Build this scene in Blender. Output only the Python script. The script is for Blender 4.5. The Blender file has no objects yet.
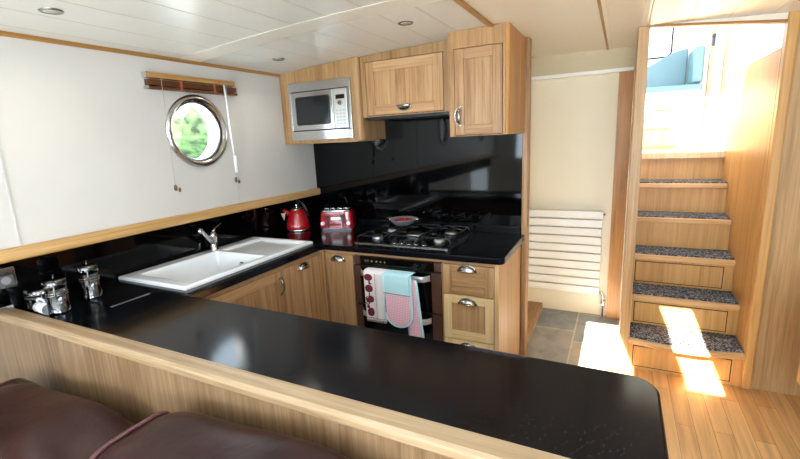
import bpy, bmesh, math, random
from mathutils import Vector, Matrix
random.seed(7)
S = bpy.context.scene
COL = S.collection
PI = math.pi

# ------------------------------------------------------------------ camera, world, sun, added fill lamps, exposure
cam_d = bpy.data.cameras.new('camera')
cam = bpy.data.objects.new('camera', cam_d); COL.objects.link(cam)
RC = ((0.89265754, 0.44836664, -0.04615047), (0.05200559, -0.20415843, -0.9775555), (-0.44772528, 0.87022221, -0.20556113))
cr, cd, cf = (Vector(r) for r in RC)
m = Matrix.Identity(4)
for i in range(3):
    m[i][0] = cr[i]; m[i][1] = -cd[i]; m[i][2] = -cf[i]
m.translation = Vector((0, 0, 1.58))
cam.matrix_world = m
cam_d.sensor_width = 36; cam_d.lens = 432.16 / 800 * 36; cam_d.clip_start = 0.02
S.camera = cam

w = bpy.data.worlds.new('sky'); S.world = w; w.use_nodes = True
bg = w.node_tree.nodes['Background']
bg.inputs['Color'].default_value = (0.68, 0.84, 1.0, 1); bg.inputs['Strength'].default_value = 7.0

SUN = Vector((0.40, 1.12, -1.0))
sd = bpy.data.lights.new('sun', 'SUN'); sd.energy = 55; sd.angle = 0.009; sd.color = (1, 0.95, 0.87)
so = bpy.data.objects.new('sun', sd); COL.objects.link(so)
so.rotation_euler = SUN.to_track_quat('-Z', 'Y').to_euler()

def area(name, loc, direction, sx, sy, energy, color=(0.9, 0.95, 1.0)):
    d = bpy.data.lights.new(name, 'AREA'); d.shape = 'RECTANGLE'; d.size = sx; d.size_y = sy
    d.energy = energy; d.color = color
    o = bpy.data.objects.new(name, d); COL.objects.link(o)
    o.location = loc; o.rotation_euler = Vector(direction).to_track_quat('-Z', 'Z').to_euler()
    return o
# added area lamps in place of daylight through unseen rear and right windows
area('fill_lamp_rear_left', (-1.35, -2.93, 1.45), (0, 1, 0.25), 1.0, 0.7, 25, (0.72, 0.86, 1.0))
area('fill_lamp_rear_right', (0.35, -2.93, 1.30), (0, 1, 0.25), 1.0, 1.1, 54, (0.80, 0.90, 1.0))
area('fill_lamp_side', (1.20, -0.9, 1.52), (-1, 0.0, 0.5), 0.9, 0.5, 28, (0.80, 0.90, 1.0))
area('fill_lamp_side', (1.20, -2.1, 1.52), (-1, 0.0, 0.5), 0.9, 0.5, 16, (0.80, 0.90, 1.0))

vs = S.view_settings
S.display_settings.display_device = 'sRGB'
vs.view_transform = 'Standard'; vs.look = 'None'; vs.gamma = 1; vs.use_curve_mapping = False
vs.exposure = 0.5

# ------------------------------------------------------------------ materials
def lin(h):
    c = [int(h[i:i + 2], 16) / 255 for i in (0, 2, 4)]
    return tuple(x / 12.92 if x <= 0.04045 else ((x + 0.055) / 1.055) ** 2.4 for x in c) + (1,)

def newmat(name):
    mt = bpy.data.materials.new(name); mt.use_nodes = True
    nt = mt.node_tree
    return mt, nt, nt.nodes['Principled BSDF']

def simple(name, hexc, rough=0.5, metal=0.0, spec=0.5, coat=0.0, noise=0.0, bump=0.0, bscale=200):
    mt, nt, b = newmat(name)
    b.inputs['Base Color'].default_value = lin(hexc); b.inputs['Roughness'].default_value = rough
    b.inputs['Metallic'].default_value = metal; b.inputs['Specular IOR Level'].default_value = spec
    b.inputs['Coat Weight'].default_value = coat; b.inputs['Coat Roughness'].default_value = 0.05
    if noise or bump:
        tc = nt.nodes.new('ShaderNodeTexCoord'); n = nt.nodes.new('ShaderNodeTexNoise')
        n.inputs['Scale'].default_value = bscale; n.inputs['Detail'].default_value = 4
        nt.links.new(tc.outputs['Object'], n.inputs['Vector'])
        if noise:
            c = lin(hexc)
            r = nt.nodes.new('ShaderNodeValToRGB')
            r.color_ramp.elements[0].position = 0.3; r.color_ramp.elements[1].position = 0.7
            r.color_ramp.elements[0].color = tuple(x * (1 - noise) for x in c[:3]) + (1,)
            r.color_ramp.elements[1].color = tuple(min(1, x * (1 + noise)) for x in c[:3]) + (1,)
            nt.links.new(n.outputs['Fac'], r.inputs['Fac']); nt.links.new(r.outputs['Color'], b.inputs['Base Color'])
        if bump:
            bp = nt.nodes.new('ShaderNodeBump'); bp.inputs['Strength'].default_value = bump; bp.inputs['Distance'].default_value = 0.004
            nt.links.new(n.outputs['Fac'], bp.inputs['Height']); nt.links.new(bp.outputs['Normal'], b.inputs['Normal'])
    return mt

def oak(name, axis, light='C2A078', mid='AA8259', dark='815B36', rough=0.38, fine=1.0, vary=0.12, spec=0.4):
    """timber with its grain along one axis"""
    mt, nt, b = newmat(name); L = nt.links.new
    tc = nt.nodes.new('ShaderNodeTexCoord'); oi = nt.nodes.new('ShaderNodeObjectInfo')
    mul = nt.nodes.new('ShaderNodeMath'); mul.operation = 'MULTIPLY'; mul.inputs[1].default_value = 37.0
    L(oi.outputs['Random'], mul.inputs[0])
    add = nt.nodes.new('ShaderNodeVectorMath'); add.operation = 'ADD'
    L(tc.outputs['Object'], add.inputs[0]); L(mul.outputs[0], add.inputs[1])
    def mapped(across, along):
        mp = nt.nodes.new('ShaderNodeMapping')
        s = [across * fine] * 3; s[axis] = along * fine
        mp.inputs['Scale'].default_value = s
        L(add.outputs[0], mp.inputs['Vector']); return mp
    n1 = nt.nodes.new('ShaderNodeTexNoise'); n1.inputs['Scale'].default_value = 1; n1.inputs['Detail'].default_value = 5
    n1.inputs['Roughness'].default_value = 0.65; n1.inputs['Distortion'].default_value = 0.6
    L(mapped(55, 1.5).outputs[0], n1.inputs['Vector'])
    n2 = nt.nodes.new('ShaderNodeTexNoise'); n2.inputs['Scale'].default_value = 1; n2.inputs['Detail'].default_value = 3
    n2.inputs['Distortion'].default_value = 1.2
    L(mapped(7, 0.9).outputs[0], n2.inputs['Vector'])
    n3 = nt.nodes.new('ShaderNodeTexNoise'); n3.inputs['Scale'].default_value = 1; n3.inputs['Detail'].default_value = 2
    L(mapped(210, 6).outputs[0], n3.inputs['Vector'])
    a1 = nt.nodes.new('ShaderNodeMath'); a1.operation = 'MULTIPLY_ADD'; a1.inputs[1].default_value = 0.55
    sc = nt.nodes.new('ShaderNodeMath'); sc.operation = 'MULTIPLY'; sc.inputs[1].default_value = 0.3
    L(n2.outputs['Fac'], sc.inputs[0]); L(n1.outputs['Fac'], a1.inputs[0]); L(sc.outputs[0], a1.inputs[2])
    a2 = nt.nodes.new('ShaderNodeMath'); a2.operation = 'MULTIPLY_ADD'; a2.inputs[1].default_value = 0.15
    L(n3.outputs['Fac'], a2.inputs[0]); L(a1.outputs[0], a2.inputs[2])
    rp = nt.nodes.new('ShaderNodeValToRGB'); e = rp.color_ramp.elements
    e[0].position = 0.36; e[0].color = lin(dark); e[1].position = 0.66; e[1].color = lin(light)
    k = e.new(0.49); k.color = lin(mid)
    L(a2.outputs[0], rp.inputs['Fac'])
    hs = nt.nodes.new('ShaderNodeHueSaturation')
    mr = nt.nodes.new('ShaderNodeMapRange'); mr.inputs['To Min'].default_value = 1 - vary; mr.inputs['To Max'].default_value = 1 + vary * 0.6
    L(oi.outputs['Random'], mr.inputs['Value']); L(mr.outputs[0], hs.inputs['Value'])
    L(rp.outputs['Color'], hs.inputs['Color']); L(hs.outputs['Color'], b.inputs['Base Color'])
    b.inputs['Roughness'].default_value = rough; b.inputs['Specular IOR Level'].default_value = spec
    bp = nt.nodes.new('ShaderNodeBump'); bp.inputs['Strength'].default_value = 0.08; bp.inputs['Distance'].default_value = 0.002
    L(n3.outputs['Fac'], bp.inputs['Height']); L(bp.outputs['Normal'], b.inputs['Normal'])
    return mt

OAKZ = oak('oak_vertical', 2); OAKX = oak('oak_crosswise', 0); OAKY = oak('oak_lengthwise', 1)
PANELZ = oak('oak_veneer_panel', 2, 'A08466', '896C4E', '694C32', fine=0.9)
CABZ = oak('oak_veneer_cabinet', 2, 'B5936A', '9F7B52', '7A5733')
STAIRX = oak('stair_oak', 2, 'D2A468', 'C29255', 'A97B42', fine=0.8, vary=0.05)
STAIRN = oak('stair_nosing_oak', 0, 'DDB684', 'CDA26E', 'B58852')
DARKOAKZ = oak('amber_oak_vertical', 2, 'D09A60', 'BE874E', 'A06C38', vary=0.03)
JAMBZ = oak('jamb_oak', 2, 'C9A67A', 'B89264', '9C774B', vary=0.03)
RAILX = oak('rail_oak', 0, 'B39E82', '9E8464', '7C6145')
TRIMY = oak('ledge_oak', 1, 'D3AE7C', 'BE965F', 'A07843')
COVEY = oak('cornice_oak', 1, 'B98B52', 'A5773F', '8A5F2C')
BLINDY = oak('blind_oak', 1, 'BF9258', 'A87C45', '8A6233')
BLINDD = oak('blind_dark_wood', 1, '7A4A28', '63391D', '4A2813')

CREAM = simple('cream_wall_panel', 'C9C6C1', 0.5, noise=0.02, bscale=4)
PASSAGE = simple('cream_passage_paint', 'F0E6CE', 0.6)
WHITE = simple('white_gloss_paint', 'F2F0EC', 0.3)
RADW = simple('white_enamel', 'EFEFEC', 0.35)
BLACKGLOSS = simple('black_gloss_splashback', '030304', 0.05, spec=0.22)
CHROME = simple('polished_chrome', 'D8DADC', 0.08, 1.0)
PEWTER = simple('pewter_metal', 'A8A5A0', 0.18, 1.0)
STEEL = simple('brushed_steel', 'C4C4C2', 0.2, 1.0)
DKCHROME = simple('dark_mirror_chrome', '66686C', 0.06, 1.0)
PALEMETAL = simple('pale_satin_metal', 'D9DADA', 0.25, 0.3)
STEELD = simple('satin_steel_grey', '8F8F8E', 0.4, 1.0)
ALU = simple('satin_aluminium', 'BDC0C6', 0.3, 0.85)
CERAMIC = simple('white_ceramic', 'E6E8EA', 0.12, coat=0.4)
RED = simple('red_enamel', '9B0A14', 0.12, coat=0.6)
REDMATT = simple('red_fruit_skin', 'B01016', 0.3)
BLACKPL = simple('black_plastic', '0B0B0C', 0.3)
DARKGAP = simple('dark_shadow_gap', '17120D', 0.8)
IRON = simple('black_cast_iron', '111214', 0.42, noise=0.15, bscale=90)
GLASSBLK = simple('black_oven_glass', '040405', 0.04)
BRONZE = simple('brown_bronze_trim', '5A4034', 0.35, 0.35)
MWINDOW = simple('microwave_window', '1A1D20', 0.12)
SWITCH = simple('grey_switch_face', '5A5B5C', 0.4)
TURQ = simple('turquoise_cotton', 'B8E3EB', 0.9, bump=0.5, bscale=500)
TOWELW = simple('white_cotton', 'E9E4E6', 0.95, bump=0.5, bscale=400)
PRINT = simple('plum_fruit_print', '6B1626', 0.9)
CORDM = simple('blind_cord_grey', 'B7B3AC', 0.6)
WANDM = simple('clear_plastic_wand', 'DDE2E6', 0.15)
TOGGLE = simple('wooden_cord_toggle', '5A4632', 0.5)
CEILCREAM = simple('smooth_cream_ceiling', 'E9E0CE', 0.35)
MUGW = simple('white_mug_glaze', 'DCDEE0', 0.2)
BENCHBLUE = simple('pale_blue_vinyl', '587884', 0.5, bump=0.1, bscale=60)
HEADER = simple('beige_header_paint', 'CDBF9F', 0.6)
PALEOAK = oak('pale_wheelhouse_oak', 2, 'E6CFA8', 'D9BD92', 'C6A677')
LATCH = simple('dark_blue_latch', '1D2738', 0.4)
RUBBER = simple('black_rubber_gasket', '15171A', 0.6)
LAMPGL = simple('frosted_lamp_glass', 'C9CBC8', 0.2)
TAG = simple('parchment_card', 'C9B690', 0.8)

def leather():
    mt = simple('brown_leather', '3A1D1A', 0.33, spec=0.28)
    nt = mt.node_tree; b = nt.nodes['Principled BSDF']; L = nt.links.new
    tc = nt.nodes.new('ShaderNodeTexCoord')
    n = nt.nodes.new('ShaderNodeTexNoise'); n.inputs['Scale'].default_value = 4; n.inputs['Detail'].default_value = 6
    v = nt.nodes.new('ShaderNodeTexVoronoi'); v.inputs['Scale'].default_value = 260
    L(tc.outputs['Object'], n.inputs['Vector']); L(tc.outputs['Object'], v.inputs['Vector'])
    r = nt.nodes.new('ShaderNodeValToRGB')
    r.color_ramp.elements[0].color = lin('1D0C0C'); r.color_ramp.elements[1].color = lin('351816')
    r.color_ramp.elements[0].position = 0.35; r.color_ramp.elements[1].position = 0.68
    L(n.outputs['Fac'], r.inputs['Fac']); L(r.outputs['Color'], b.inputs['Base Color'])
    b1 = nt.nodes.new('ShaderNodeBump'); b1.inputs['Strength'].default_value = 0.35; b1.inputs['Distance'].default_value = 0.03
    b2 = nt.nodes.new('ShaderNodeBump'); b2.inputs['Strength'].default_value = 0.12; b2.inputs['Distance'].default_value = 0.001
    L(n.outputs['Fac'], b1.inputs['Height']); L(v.outputs['Distance'], b2.inputs['Height'])
    L(b1.outputs['Normal'], b2.inputs['Normal']); L(b2.outputs['Normal'], b.inputs['Normal'])
    return mt
LEATHER = leather()
PIPING = simple('leather_piping', '55302F', 0.35)

def worktop_mat():
    mt = simple('black_speckled_laminate', '090B10', 0.13, spec=0.2)
    nt = mt.node_tree; b = nt.nodes['Principled BSDF']; L = nt.links.new
    tc = nt.nodes.new('ShaderNodeTexCoord')
    v = nt.nodes.new('ShaderNodeTexVoronoi'); v.inputs['Scale'].default_value = 150
    L(tc.outputs['Object'], v.inputs['Vector'])
    sep = nt.nodes.new('ShaderNodeSeparateColor'); L(v.outputs['Color'], sep.inputs[0])
    lt = nt.nodes.new('ShaderNodeMath'); lt.operation = 'LESS_THAN'; lt.inputs[1].default_value = 0.22
    L(v.outputs['Distance'], lt.inputs[0])
    gt = nt.nodes.new('ShaderNodeMath'); gt.operation = 'GREATER_THAN'; gt.inputs[1].default_value = 0.72
    L(sep.outputs[0], gt.inputs[0])
    mu = nt.nodes.new('ShaderNodeMath'); mu.operation = 'MULTIPLY'; L(lt.outputs[0], mu.inputs[0]); L(gt.outputs[0], mu.inputs[1])
    mx = nt.nodes.new('ShaderNodeMix'); mx.data_type = 'RGBA'
    mx.inputs['A'].default_value = lin('090B10'); mx.inputs['B'].default_value = lin('1B1E24')
    L(mu.outputs[0], mx.inputs['Factor']); L(mx.outputs['Result'], b.inputs['Base Color'])
    n = nt.nodes.new('ShaderNodeTexNoise'); n.inputs['Scale'].default_value = 320
    L(tc.outputs['Object'], n.inputs['Vector'])
    bp = nt.nodes.new('ShaderNodeBump'); bp.inputs['Strength'].default_value = 0.03; bp.inputs['Distance'].default_value = 0.001
    L(n.outputs['Fac'], bp.inputs['Height']); L(bp.outputs['Normal'], b.inputs['Normal'])
    return mt
WORKTOP = worktop_mat()

def carpet_mat():
    mt = simple('grey_fleck_carpet', '5A5E66', 0.95)
    nt = mt.node_tree; b = nt.nodes['Principled BSDF']; L = nt.links.new
    tc = nt.nodes.new('ShaderNodeTexCoord')
    v = nt.nodes.new('ShaderNodeTexVoronoi'); v.inputs['Scale'].default_value = 130
    L(tc.outputs['Object'], v.inputs['Vector'])
    sep = nt.nodes.new('ShaderNodeSeparateColor'); L(v.outputs['Color'], sep.inputs[0])
    r = nt.nodes.new('ShaderNodeValToRGB'); e = r.color_ramp.elements
    e[0].color = lin('20242C'); e[0].position = 0.25; e[1].color = lin('9A9C9F'); e[1].position = 0.95
    k = e.new(0.6); k.color = lin('4B505A')
    L(sep.outputs[0], r.inputs['Fac']); L(r.outputs['Color'], b.inputs['Base Color'])
    bp = nt.nodes.new('ShaderNodeBump'); bp.inputs['Strength'].default_value = 0.6; bp.inputs['Distance'].default_value = 0.003
    L(sep.outputs[1], bp.inputs['Height']); L(bp.outputs['Normal'], b.inputs['Normal'])
    return mt
CARPET = carpet_mat()

def brick_mat(name, bw, rh, mortar, c1, c2, cm, offset, rough, grain, shift=(0, 0, 0)):
    mt, nt, b = newmat(name); L = nt.links.new
    tc = nt.nodes.new('ShaderNodeTexCoord'); sp = nt.nodes.new('ShaderNodeSeparateXYZ'); cb = nt.nodes.new('ShaderNodeCombineXYZ')
    sh = nt.nodes.new('ShaderNodeVectorMath'); sh.operation = 'ADD'; sh.inputs[1].default_value = shift
    L(tc.outputs['Object'], sh.inputs[0]); L(sh.outputs[0], sp.inputs[0]); L(sp.outputs['Y'], cb.inputs['X']); L(sp.outputs['X'], cb.inputs['Y'])
    br = nt.nodes.new('ShaderNodeTexBrick'); br.offset = offset
    for k, v in (('Scale', 1), ('Brick Width', bw), ('Row Height', rh), ('Mortar Size', mortar), ('Mortar Smooth', 0.1), ('Bias', 0.0)):
        br.inputs[k].default_value = v
    br.inputs['Color1'].default_value = lin(c1); br.inputs['Color2'].default_value = lin(c2); br.inputs['Mortar'].default_value = lin(cm)
    L(cb.outputs[0], br.inputs['Vector'])
    mp = nt.nodes.new('ShaderNodeMapping'); mp.inputs['Scale'].default_value = grain
    L(tc.outputs['Object'], mp.inputs['Vector'])
    n = nt.nodes.new('ShaderNodeTexNoise'); n.inputs['Scale'].default_value = 1; n.inputs['Detail'].default_value = 6; n.inputs['Distortion'].default_value = 0.8
    L(mp.outputs[0], n.inputs['Vector'])
    mr = nt.nodes.new('ShaderNodeMapRange'); mr.inputs['From Min'].default_value = 0.3; mr.inputs['From Max'].default_value = 0.7
    mr.inputs['To Min'].default_value = 0.78; mr.inputs['To Max'].default_value = 1.18
    L(n.outputs['Fac'], mr.inputs['Value'])
    hs = nt.nodes.new('ShaderNodeHueSaturation'); L(br.outputs['Color'], hs.inputs['Color']); L(mr.outputs[0], hs.inputs['Value'])
    L(hs.outputs['Color'], b.inputs['Base Color']); b.inputs['Roughness'].default_value = rough
    bp = nt.nodes.new('ShaderNodeBump'); bp.invert = True; bp.inputs['Strength'].default_value = 0.25; bp.inputs['Distance'].default_value = 0.002
    L(br.outputs['Fac'], bp.inputs['Height']); L(bp.outputs['Normal'], b.inputs['Normal'])
    return mt
OAKFLOOR = brick_mat('oak_strip_floor', 0.95, 0.085, 0.0012, 'DDB47E', 'C4935A', '8A6236', 0.37, 0.3, (30, 1.6, 30))
SLATE = brick_mat('slate_floor_tiles', 0.57, 0.31, 0.006, 'B4AB9A', '8D96A1', 'C9C2B2', 0.33, 0.45, (9, 7, 9), (0.26, -0.068, 0))

def ceiling_mat():
    mt = simple('white_ceiling_planks', 'E4E1D8', 0.27, spec=0.5)
    nt = mt.node_tree; b = nt.nodes['Principled BSDF']; L = nt.links.new
    tc = nt.nodes.new('ShaderNodeTexCoord'); sp = nt.nodes.new('ShaderNodeSeparateXYZ'); L(tc.outputs['Object'], sp.inputs[0])
    d = nt.nodes.new('ShaderNodeMath'); d.operation = 'DIVIDE'; d.inputs[1].default_value = 0.19; L(sp.outputs['X'], d.inputs[0])
    f = nt.nodes.new('ShaderNodeMath'); f.operation = 'FRACT'; L(d.outputs[0], f.inputs[0])
    s = nt.nodes.new('ShaderNodeMath'); s.operation = 'SUBTRACT'; s.inputs[1].default_value = 0.5; L(f.outputs[0], s.inputs[0])
    a = nt.nodes.new('ShaderNodeMath'); a.operation = 'ABSOLUTE'; L(s.outputs[0], a.inputs[0])
    g = nt.nodes.new('ShaderNodeMapRange'); g.inputs['From Min'].default_value = 0.0; g.inputs['From Max'].default_value = 0.03
    L(a.outputs[0], g.inputs['Value'])
    mx = nt.nodes.new('ShaderNodeMix'); mx.data_type = 'RGBA'
    mx.inputs['A'].default_value = lin('CFC6B4'); mx.inputs['B'].default_value = lin('E2E1DC')
    L(g.outputs[0], mx.inputs['Factor']); L(mx.outputs['Result'], b.inputs['Base Color'])
    bp = nt.nodes.new('ShaderNodeBump'); bp.inputs['Strength'].default_value = 0.4; bp.inputs['Distance'].default_value = 0.003
    L(g.outputs[0], bp.inputs['Height']); L(bp.outputs['Normal'], b.inputs['Normal'])
    return mt
CEILPLANK = ceiling_mat()

def glass_mat(name, tint='FFFFFF', rough=0.0):
    mt = bpy.data.materials.new(name); mt.use_nodes = True; nt = mt.node_tree; nt.nodes.clear()
    out = nt.nodes.new('ShaderNodeOutputMaterial'); tr = nt.nodes.new('ShaderNodeBsdfTransparent'); gl = nt.nodes.new('ShaderNodeBsdfGlossy')
    tr.inputs['Color'].default_value = lin(tint); gl.inputs['Roughness'].default_value = rough
    mx = nt.nodes.new('ShaderNodeMixShader'); mx.inputs[0].default_value = 0.06
    nt.links.new(tr.outputs[0], mx.inputs[1]); nt.links.new(gl.outputs[0], mx.inputs[2])
    nt.links.new(mx.outputs[0], out.inputs[0]); return mt
GLASS = glass_mat('clear_window_glass')

def gingham():
    mt = simple('pink_check_cotton', 'E7A9BC', 0.95)
    nt = mt.node_tree; b = nt.nodes['Principled BSDF']; L = nt.links.new
    tc = nt.nodes.new('ShaderNodeTexCoord'); mp = nt.nodes.new('ShaderNodeMapping'); mp.inputs['Rotation'].default_value = (0, PI / 4, 0)
    L(tc.outputs['Object'], mp.inputs['Vector'])
    ck = nt.nodes.new('ShaderNodeTexChecker'); ck.inputs['Scale'].default_value = 130
    ck.inputs['Color1'].default_value = lin('E2A3BA'); ck.inputs['Color2'].default_value = lin('F3CFDA')
    L(mp.outputs[0], ck.inputs['Vector']); L(ck.outputs['Color'], b.inputs['Base Color'])
    return mt
PINK = gingham()

def leaf_mat():
    mt = simple('hedge_leaves', '6E9A48', 0.7)
    nt = mt.node_tree; b = nt.nodes['Principled BSDF']; L = nt.links.new
    tc = nt.nodes.new('ShaderNodeTexCoord'); n = nt.nodes.new('ShaderNodeTexNoise'); n.inputs['Scale'].default_value = 5; n.inputs['Detail'].default_value = 6
    L(tc.outputs['Object'], n.inputs['Vector'])
    r = nt.nodes.new('ShaderNodeValToRGB'); r.color_ramp.elements[0].color = lin('14260E'); r.color_ramp.elements[1].color = lin('587A42')
    r.color_ramp.elements[0].position = 0.38; r.color_ramp.elements[1].position = 0.62
    L(n.outputs['Fac'], r.inputs['Fac']); L(r.outputs['Color'], b.inputs['Base Color'])
    return mt
LEAF = leaf_mat()
WATER = simple('pale_canal_water', 'A9B7B4', 0.15)

# ------------------------------------------------------------------ mesh helpers
WORLD = {}
class MB:
    def __init__(s):
        s.bm = bmesh.new(); s.M = Matrix.Identity(4)
    def at(s, M): s.M = M; return s
    def v(s, p): return s.bm.verts.new(s.M @ Vector(p))
    def f(s, vs, mi=0, sm=False):
        try:
            fc = s.bm.faces.new(vs)
        except ValueError:
            return None
        fc.material_index = mi; fc.smooth = sm; return fc
    def box(s, x0, x1, y0, y1, z0, z1, mi=0):
        c = [s.v((x, y, z)) for z in (z0, z1) for y in (y0, y1) for x in (x0, x1)]
        for q in ((0, 2, 3, 1), (4, 5, 7, 6), (0, 1, 5, 4), (2, 6, 7, 3), (0, 4, 6, 2), (1, 3, 7, 5)):
            s.f([c[i] for i in q], mi)
        return s
    def hexa(s, pts, mi=0):
        c = [s.v(p) for p in pts]
        for q in ((0, 2, 3, 1), (4, 5, 7, 6), (0, 1, 5, 4), (2, 6, 7, 3), (0, 4, 6, 2), (1, 3, 7, 5)):
            s.f([c[i] for i in q], mi)
        return s
    def prism(s, poly, axis, a0, a1, mi=0, sm=False):
        """poly: 2-D points in the two other axes (in x,y,z order), extruded along axis"""
        def P(p, a):
            l = list(p); l.insert(axis, a); return l
        A = [s.v(P(p, a0)) for p in poly]; B = [s.v(P(p, a1)) for p in poly]
        s.f(A[::-1], mi); s.f(B, mi)
        n = len(poly)
        for i in range(n):
            s.f([A[i], A[(i + 1) % n], B[(i + 1) % n], B[i]], mi, sm)
        return s
    def ring(s, c, u, v, r, n):
        return [s.v(Vector(c) + (u * math.cos(2 * PI * i / n) + v * math.sin(2 * PI * i / n)) * r) for i in range(n)]
    def tube(s, pts, r, n=8, mi=0, closed=False):
        pts = [Vector(p) for p in pts]; N = len(pts); rings = []
        rr = r if isinstance(r, (list, tuple)) else [r] * N
        t0 = (pts[1] - pts[0]).normalized()
        ref = Vector((0, 0, 1)) if abs(t0.z) < 0.9 else Vector((1, 0, 0))
        u = t0.cross(ref).normalized()
        for i in range(N):
            if closed: t = pts[(i + 1) % N] - pts[i - 1]
            else: t = pts[min(i + 1, N - 1)] - pts[max(i - 1, 0)]
            t.normalize(); u = (u - t * u.dot(t)).normalized(); vv = t.cross(u)
            rings.append(s.ring(pts[i], u, vv, rr[i], n))
        for i in range(N if closed else N - 1):
            a, b = rings[i], rings[(i + 1) % N]
            for j in range(n): s.f([a[j], a[(j + 1) % n], b[(j + 1) % n], b[j]], mi, True)
        if not closed:
            s.f(rings[0][::-1], mi); s.f(rings[-1], mi)
        return s
    def cyl(s, p0, p1, r0, r1=None, n=24, mi=0):
        return s.tube([p0, p1], [r0, r0 if r1 is None else r1], n, mi)
    def lathe(s, prof, c=(0, 0, 0), n=32, mi=0, axis=None, sm=True, caps=True):
        """prof: (radius, height) list from bottom to top about axis (default z)"""
        ax = Vector(axis or (0, 0, 1)).normalized()
        ref = Vector((1, 0, 0)) if abs(ax.x) < 0.9 else Vector((0, 1, 0))
        u = (ref - ax * ref.dot(ax)).normalized(); vv = ax.cross(u)
        rings = []
        for r, h in prof:
            p = Vector(c) + ax * h
            rings.append([s.v(p)] if r < 1e-6 else s.ring(p, u, vv, r, n))
        for a, b in zip(rings, rings[1:]):
            for j in range(n):
                q = []
                for x in (a[j % len(a)], a[(j + 1) % len(a)], b[(j + 1) % len(b)], b[j % len(b)]):
                    if x not in q: q.append(x)
                if len(q) > 2: s.f(q, mi, sm)
        if caps:
            if len(rings[0]) > 1: s.f(rings[0][::-1], mi)
            if len(rings[-1]) > 1: s.f(rings[-1], mi)
        return s
    def grid(s, fn, nu, nv, mi=0, sm=True, wrap_u=False):
        vs = [[s.v(fn(i / nu, j / nv)) for j in range(nv + 1)] for i in range(nu if wrap_u else nu + 1)]
        for i in range(nu):
            for j in range(nv):
                i2 = (i + 1) % nu if wrap_u else i + 1
                s.f([vs[i][j], vs[i2][j], vs[i2][j + 1], vs[i][j + 1]], mi, sm)
        return s
    def super(s, c, a, b, d, e1=0.4, e2=0.4, nu=32, nv=20, mi=0, warp=None):
        def pw(x, e): return math.copysign(abs(x) ** e, x)
        def fn(i, j):
            ph = -PI / 2 + PI * j; th = 2 * PI * i
            p = Vector((a * pw(math.cos(ph), e1) * pw(math.cos(th), e2), b * pw(math.cos(ph), e1) * pw(math.sin(th), e2), d * pw(math.sin(ph), e1)))
            if warp: p = Vector(warp(p))
            return p + Vector(c)
        s.grid(fn, nu, nv, mi, True, True)
        bmesh.ops.remove_doubles(s.bm, verts=s.bm.verts[:], dist=1e-6)
        return s

def build(name, mb, mats, parent=None, bevel=0.0, seg=2, solid=0.0, subsurf=0, origin=None, fixn=True):
    O = WORLD.get(parent, Vector((0, 0, 0))) if parent else Vector(origin or (0, 0, 0))
    bmesh.ops.translate(mb.bm, verts=mb.bm.verts[:], vec=-O)
    if fixn: bmesh.ops.recalc_face_normals(mb.bm, faces=mb.bm.faces[:])
    me = bpy.data.meshes.new(name); mb.bm.to_mesh(me); mb.bm.free()
    for mt in (mats if isinstance(mats, (list, tuple)) else [mats]): me.materials.append(mt)
    o = bpy.data.objects.new(name, me); COL.objects.link(o)
    if parent: o.parent = parent
    else: o.location = O
    WORLD[o] = O
    if solid:
        md = o.modifiers.new('solid', 'SOLIDIFY'); md.thickness = solid; md.offset = 0
    if bevel:
        md = o.modifiers.new('bevel', 'BEVEL'); md.width = bevel; md.segments = seg; md.limit_method = 'ANGLE'; md.angle_limit = math.radians(40)
    if subsurf:
        md = o.modifiers.new('sub', 'SUBSURF'); md.levels = subsurf; md.render_levels = subsurf
    return o

def tag(o, label, cat, group=None, kind=None):
    o['label'] = label; o['category'] = cat
    if group: o['group'] = group
    if kind: o['kind'] = kind
    return o

def thing(name, label, cat, loc, group=None):
    o = bpy.data.objects.new(name, None); COL.objects.link(o); o.empty_display_size = 0.1
    o.location = loc; WORLD[o] = Vector(loc); return tag(o, label, cat, group)

def struct(name, mb, mats, label=None, parent=None, **k):
    o = build(name, mb, mats, parent, **k)
    if not parent:
        o['kind'] = 'structure'
        if label: o['label'] = label
    return o

def dup(root, loc, label=None, rotz=None):
    r = root.copy(); COL.objects.link(r); r.location = loc
    if rotz is not None: r.rotation_euler = (0, 0, rotz)
    if label: r['label'] = label
    for ch in list(root.children):
        c = ch.copy(); COL.objects.link(c); c.parent = r
        for g in list(ch.children):
            d = g.copy(); COL.objects.link(d); d.parent = c
    return r

def frame_front(x, y, z=0.0):                      # local x right, local -y towards the viewer
    return Matrix.Translation((x, y, z))
def frame_left(x, y, z=0.0):                       # on the left run: local x runs along +Y, local -y points to +X
    return Matrix.Translation((x, y, z)) @ Matrix.Rotation(PI / 2, 4, 'Z')

def zc(x): return 2.155 - 0.0245 * (x + 0.5) ** 2

# ------------------------------------------------------------------ the shell
XL, XR, YR = -2.275, 1.27, -3.0
SK = [(-1.06, -0.70, 0.42, 1.36), (-0.44, -0.22, 0.42, 1.33), (-0.93, -0.70, -0.22, 0.16)]    # roof lights, outside the picture

b = MB(); b.box(-0.02, XR, 1.0, 3.06, -0.05, 0); b.box(0.6, XR, 0.6, 1.0, -0.05, 0)
struct('floor', b, OAKFLOOR, 'oak strip floor')
b = MB(); b.box(-2.86, 0.6, YR, 1.0, -0.05, 0); b.box(0.6, XR, YR, 0.6, -0.05, 0)
struct('floor_saloon', b, simple('pale_bounce_carpet', 'D8D4CC', 0.95, noise=0.05, bscale=80), 'unseen saloon floor, given a pale carpet to bounce light upward')  # unseen carpet, added pale so neutral light bounces onto the ceiling
b = MB(); b.box(-2.45, -0.02, 1.0, 3.06, -0.05, 0); b.box(-0.70, 0.06, 3.06, 3.95, -0.05, 0)
struct('floor_tiled', b, SLATE, 'slate tile floor of the passage')

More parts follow.
